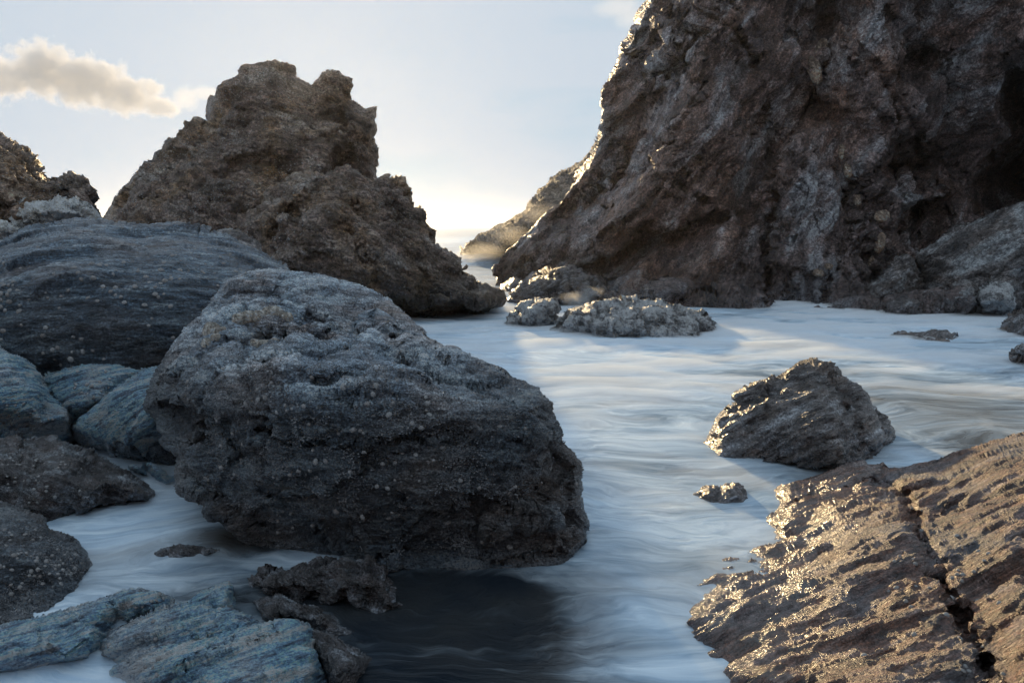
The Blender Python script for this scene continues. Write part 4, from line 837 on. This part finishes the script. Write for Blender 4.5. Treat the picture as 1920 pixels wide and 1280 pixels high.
limpets('large brown layered slab with a deep crack, shining wet on its left edge', 48, [(1690, 930), (1800, 1000), (1925, 1000), (1925, 1285), (1840, 1285), (1700, 1240), (1640, 1100), (1660, 1000)], 0.010, 0.02, 4, 1.5,
        spots=[(1729, 993, .018), (1727, 1002, .018), (1763, 983, .018), (1748, 1062, .016), (1760, 1061, .018), (1756, 1055, .015), (1782, 1108, .018), (1790, 1120, .018), (1800, 1120, .016), (1830, 1113, .02), (1824, 1196, .02), (1836, 1206, .02), (1842, 1196, .018), (1616, 1208, .018), (1679, 1091, .016), (1787, 1084, .015)])
limpets('rugged weedy brown boulder with a pointed wet tail at the left edge', 40, [(-5, 860), (120, 850), (200, 900), (150, 940), (-5, 950)], 0.010, 0.018, 5, 2.5)
limpets('blue slate slab wedged under the big domed slab', 16, [(90, 705), (170, 690), (240, 700), (180, 745), (130, 740)], 0.014, 0.026, 6, 2)
limpets('smooth blue-grey boulder cut by the left edge below the big slab', 22, [(-5, 740), (60, 760), (130, 780), (120, 815), (-5, 810)], 0.010, 0.02, 7, 2)
limpets('pale striped blue slate slab at the bottom edge left of centre', 12, [(200, 1215), (300, 1170), (400, 1200), (330, 1270), (250, 1250)], 0.012, 0.022, 8, 2)
limpets('log-shaped blue slate slab at the lower left edge', 8, [(200, 1140), (300, 1120), (300, 1160), (220, 1180)], 0.009, 0.018, 9, 2)
barnacles(LB, 15000, [(290, 720), (400, 660), (560, 670), (1000, 750), (1100, 900), (1110, 1060), (500, 1040), (330, 900)], 0.004, 0.0085, 11, M_barnacle)
barnacles('rounded limpet-studded boulder at the left edge above the lower slabs', 2500, [(-10, 960), (200, 1050), (200, 1130), (-10, 1180)], 0.004, 0.007, 12, M_barnacle)
M_quartz = rock_material('vein_quartz', (0.22, 0.20, 0.17), (0.42, 0.39, 0.35), (0.62, 0.60, 0.57), patch=(0.30, 0.20, 0.13), n=(0, 0, 1), k=1.2, scale=9, px=0.004, wet=(-1, -.5), rough=0.55, speck=0.1, patch_amt=0.5, grain=0.4)
quartz(LB, [(398, 622, .10, .09), (425, 612, .09, .07), (448, 608, .06, .06), (466, 604, .085, .06), (490, 600, .07, .055), (512, 597, .10, .06), (536, 600, .06, .05), (556, 604, .08, .05), (572, 611, .06, .05), (478, 640, .05, .045), (495, 636, .07, .04), (512, 640, .045, .035), (392, 650, .06, .05), (408, 640, .05, .04)], 5, M_quartz)

quartz('towering dark brown sea cliff with vertical cracks and a black cave on the right', [(1590, 283, .22, .3), (1600, 318, .16, .28), (1606, 345, .18, .22), (1622, 368, .14, .2), (1640, 388, .2, .26), (1655, 402, .26, .2), (1635, 330, .12, .2), (1642, 455, .16, .34), (1640, 490, .14, .3), (1530, 512, .2, .12), (1545, 508, .16, .1), (1530, 130, .22, .5), (1536, 95, .2, .4)], 9, rock_material('rust_quartz', (0.12, 0.08, 0.06), (0.30, 0.23, 0.18), (0.5, 0.46, 0.42), patch=(0.34, 0.16, 0.07), n=(0, 0, 1), k=1.2, scale=1.5, px=0.015, wet=(-1, -.5), rough=0.7, speck=0.2, patch_amt=0.6))
# ---------------------------------------------------------------- clouds, swash mist and spray: real volumes
def vol_blob(name, label, cat, blobs, density, color, noise_scale, g=0.3, kind=None, amt=0.9, sharp=0.35, stretch=(1, 1, 1), group=None):
    """blobs: (px, py, Y, rx px, rz px, ry m). One closed box whose density follows soft lumps torn by noise"""
    C = []
    for px, py, Y, rx, rz, ry in blobs:
        x, y, z = at(px, py, Y); k = Y/F_PX
        C.append((float(x), float(y), float(z), rx*k, ry, rz*k))
    C = np.array(C); lo = (C[:, :3]-C[:, 3:]*1.25).min(0); hi = (C[:, :3]+C[:, 3:]*1.25).max(0)
    base = (lo+hi)/2
    x0, y0, z0 = lo-base; x1, y1, z1 = hi-base
    V = [(x0,y0,z0),(x1,y0,z0),(x1,y1,z0),(x0,y1,z0),(x0,y0,z1),(x1,y0,z1),(x1,y1,z1),(x0,y1,z1)]
    F = [(3,2,1,0),(4,5,6,7),(0,1,5,4),(1,2,6,5),(2,3,7,6),(3,0,4,7)]
    m = bpy.data.materials.new(name+'_vapour'); m.use_nodes = True; b = NB(m); b.N.remove(b.N['Principled BSDF'])
    tc = b.n('ShaderNodeTexCoord').outputs['Object']
    f = None
    for c in C:
        s = b.n('ShaderNodeVectorMath', operation='SUBTRACT'); b.link(tc, s.inputs[0]); s.inputs[1].default_value = (c[:3]-base).tolist()
        d = b.n('ShaderNodeVectorMath', operation='DIVIDE'); b.link(s.outputs[0], d.inputs[0]); d.inputs[1].default_value = c[3:].tolist()
        l = b.n('ShaderNodeVectorMath', operation='LENGTH'); b.link(d.outputs[0], l.inputs[0])
        v = b.math('SUBTRACT', 1.0, l.outputs['Value'])
        f = v if f is None else b.math('MAXIMUM', f, v)
    mp = b.n('ShaderNodeMapping'); b.link(tc, mp.inputs['Vector']); mp.inputs['Scale'].default_value = stretch
    nz = b.math('MULTIPLY', b.math('SUBTRACT', b.noise(mp.outputs[0], noise_scale, 6, 0.6, 0.2), 0.55), amt*2)
    f = b.math('ADD', f, nz)
    mr = b.n('ShaderNodeMapRange', interpolation_type='SMOOTHSTEP'); b.link(f, mr.inputs['Value'])
    mr.inputs['From Min'].default_value = 0.0; mr.inputs['From Max'].default_value = sharp; mr.inputs['To Max'].default_value = density
    pv = b.n('ShaderNodeVolumePrincipled'); pv.inputs['Color'].default_value = rgba(color); pv.inputs['Anisotropy'].default_value = g
    b.link(mr.outputs[0], pv.inputs['Density']); b.link(pv.outputs[0], b.N['Material Output'].inputs['Volume'])
    me = mesh_from(name, V, F, m)
    o = bpy.data.objects.new(name, me); o.location = base.tolist(); scene.collection.objects.link(o)
    tag(o, label, cat, group, kind)
    return o
vol_blob('cloud', 'grey-gold puffy cloud drifting at the upper left of the sky', 'cloud',
         [(5, 148, 1500, 65, 42, 50), (80, 132, 1500, 80, 54, 60), (160, 154, 1500, 85, 52, 60), (235, 180, 1500, 75, 40, 50), (295, 200, 1500, 50, 22, 40)],
         0.034, (0.84, 0.84, 0.85), 0.040, g=0.3, amt=0.95, sharp=0.3)
vol_blob('cloud', 'small faint cloud wisp right of the puffy cloud', 'cloud', [(348, 182, 1500, 32, 26, 30), (385, 176, 1500, 30, 16, 30)], 0.010, (0.95, 0.93, 0.9), 0.035, amt=0.7, sharp=0.4)
vol_blob('cloud', 'faint cloud wisp beside the top of the sea cliff', 'cloud', [(1160, 12, 1500, 55, 24, 40), (1190, 35, 1500, 45, 24, 40)], 0.006, (0.95, 0.93, 0.9), 0.02, amt=0.6, sharp=0.5)
vol_blob('sea_spray', 'golden spray drifting off the headland slope over the sea gap', None, [(905, 470, 39, 60, 22, 3), (960, 440, 40, 55, 30, 2.5), (1010, 400, 41, 45, 30, 2), (880, 480, 38, 50, 14, 3)], 0.085, (0.97, 0.96, 0.94), 0.22, g=0.6, kind='stuff', amt=0.45, sharp=1.0)
vol_blob('sea_spray', 'small burst of spray against the dark boulder at the cliff foot', None, [(1085, 560, 22.6, 45, 22, 0.5), (1110, 548, 22.8, 30, 18, 0.4)], 1.2, (0.97, 0.96, 0.94), 1.4, g=0.5, kind='stuff', amt=0.8, sharp=0.9)

def swash_mist():
    """the foam of many waves blurred into a low soft layer on the water"""
    ys = np.geomspace(3.2, 46, 330); us = np.linspace(-1, 1, 330)
    U, Yg = np.meshgrid(us, ys); X = U*Yg*0.80
    P = np.stack([X.ravel(), Yg.ravel(), 0*X.ravel()], 1).astype(np.float32)
    h = fbm(P*np.array([0.55, 1.0, 1], np.float32)*1.1+fbm(P*0.4, 2, 3)[:, None]*0.8, 4, 31)
    h2 = fbm(P*np.array([0.25, 0.5, 1], np.float32), 3, 37)
    foam = np.full(len(P), 0.74, np.float32)
    for px, py, rx, ry, a in FOAM:
        Yp = wY(px, py); x, _, _ = at(px, py, Yp); k = Yp/F_PX
        foam += a*np.exp(-((P[:, 0]-float(x))/(rx*k))**2-((P[:, 1]-Yp)/(ry*Yp*Yp/(CAM_H*F_PX)))**2)
    scale = np.clip(0.55+P[:, 1]/22, 0.6, 1.7)
    z = (0.032+0.045*h+0.035*h2)*scale*np.clip(foam*1.5-0.15, 0, 1.3)
    edge = np.clip((1-np.abs(U.ravel()))*12, 0, 1)*np.clip((46-P[:, 1])/8, 0, 1)*np.clip((P[:, 1]-3.2)/0.3, 0, 1)
    z = z*edge-0.03*(1-edge)-0.02
    top = P.copy(); top[:, 2] = z
    bot = P.copy(); bot[:, 2] = -0.12
    n, m = U.shape; idx = np.arange(n*m).reshape(n, m); N0 = n*m
    Ft = np.stack([idx[:-1, :-1].ravel(), idx[:-1, 1:].ravel(), idx[1:, 1:].ravel(), idx[1:, :-1].ravel()], 1)
    Fb = Ft[:, ::-1]+N0
    ring = np.concatenate([idx[0, :], idx[1:, -1], idx[-1, -2::-1], idx[-2:0, :][:, 0] if False else idx[-2:0:-1, 0]])
    r2 = np.roll(ring, -1)
    Fs = np.stack([ring, ring+N0, r2+N0, r2], 1)
    m_ = bpy.data.materials.new('swash_foam'); m_.use_nodes = True; b = NB(m_); b.N.remove(b.N['Principled BSDF'])
    pv = b.n('ShaderNodeVolumePrincipled'); pv.inputs['Color'].default_value = (0.96, 0.975, 0.99, 1); pv.inputs['Density'].default_value = 4.0; pv.inputs['Anisotropy'].default_value = 0.0
    b.link(pv.outputs[0], b.N['Material Output'].inputs['Volume'])
    me = mesh_from('swash_mist', np.concatenate([top, bot]), np.concatenate([Ft, Fb, Fs]), m_)
    o = bpy.data.objects.new('swash_mist', me); scene.collection.objects.link(o)
    return tag(o, 'soft white mist of blurred swash lying on the water round the rocks', kind='stuff')
swash_mist()
# ---------------------------------------------------------------- sea haze: one closed box of even air round everything
def haze_box(density, g):
    x0, x1, y0, y1, z0, z1 = -3600, 3600, -60, 2650, -1.5, 24.0
    V = [(x0,y0,z0),(x1,y0,z0),(x1,y1,z0),(x0,y1,z0),(x0,y0,z1),(x1,y0,z1),(x1,y1,z1),(x0,y1,z1)]
    F = [(3,2,1,0),(4,5,6,7),(0,1,5,4),(1,2,6,5),(2,3,7,6),(3,0,4,7)]
    m = bpy.data.materials.new('sea_haze'); m.use_nodes = True; b = NB(m)
    b.N.remove(b.N['Principled BSDF'])
    pv = b.n('ShaderNodeVolumePrincipled'); pv.inputs['Color'].default_value = (0.95, 0.95, 0.95, 1)
    pv.inputs['Density'].default_value = density; pv.inputs['Anisotropy'].default_value = g
    b.link(pv.outputs[0], b.N['Material Output'].inputs['Volume'])
    me = mesh_from('haze', V, F, m)
    o = bpy.data.objects.new('haze', me); scene.collection.objects.link(o)
    return tag(o, 'thin sunlit sea haze filling the cove', kind='stuff')
haze_box(0.0002, 0.76)
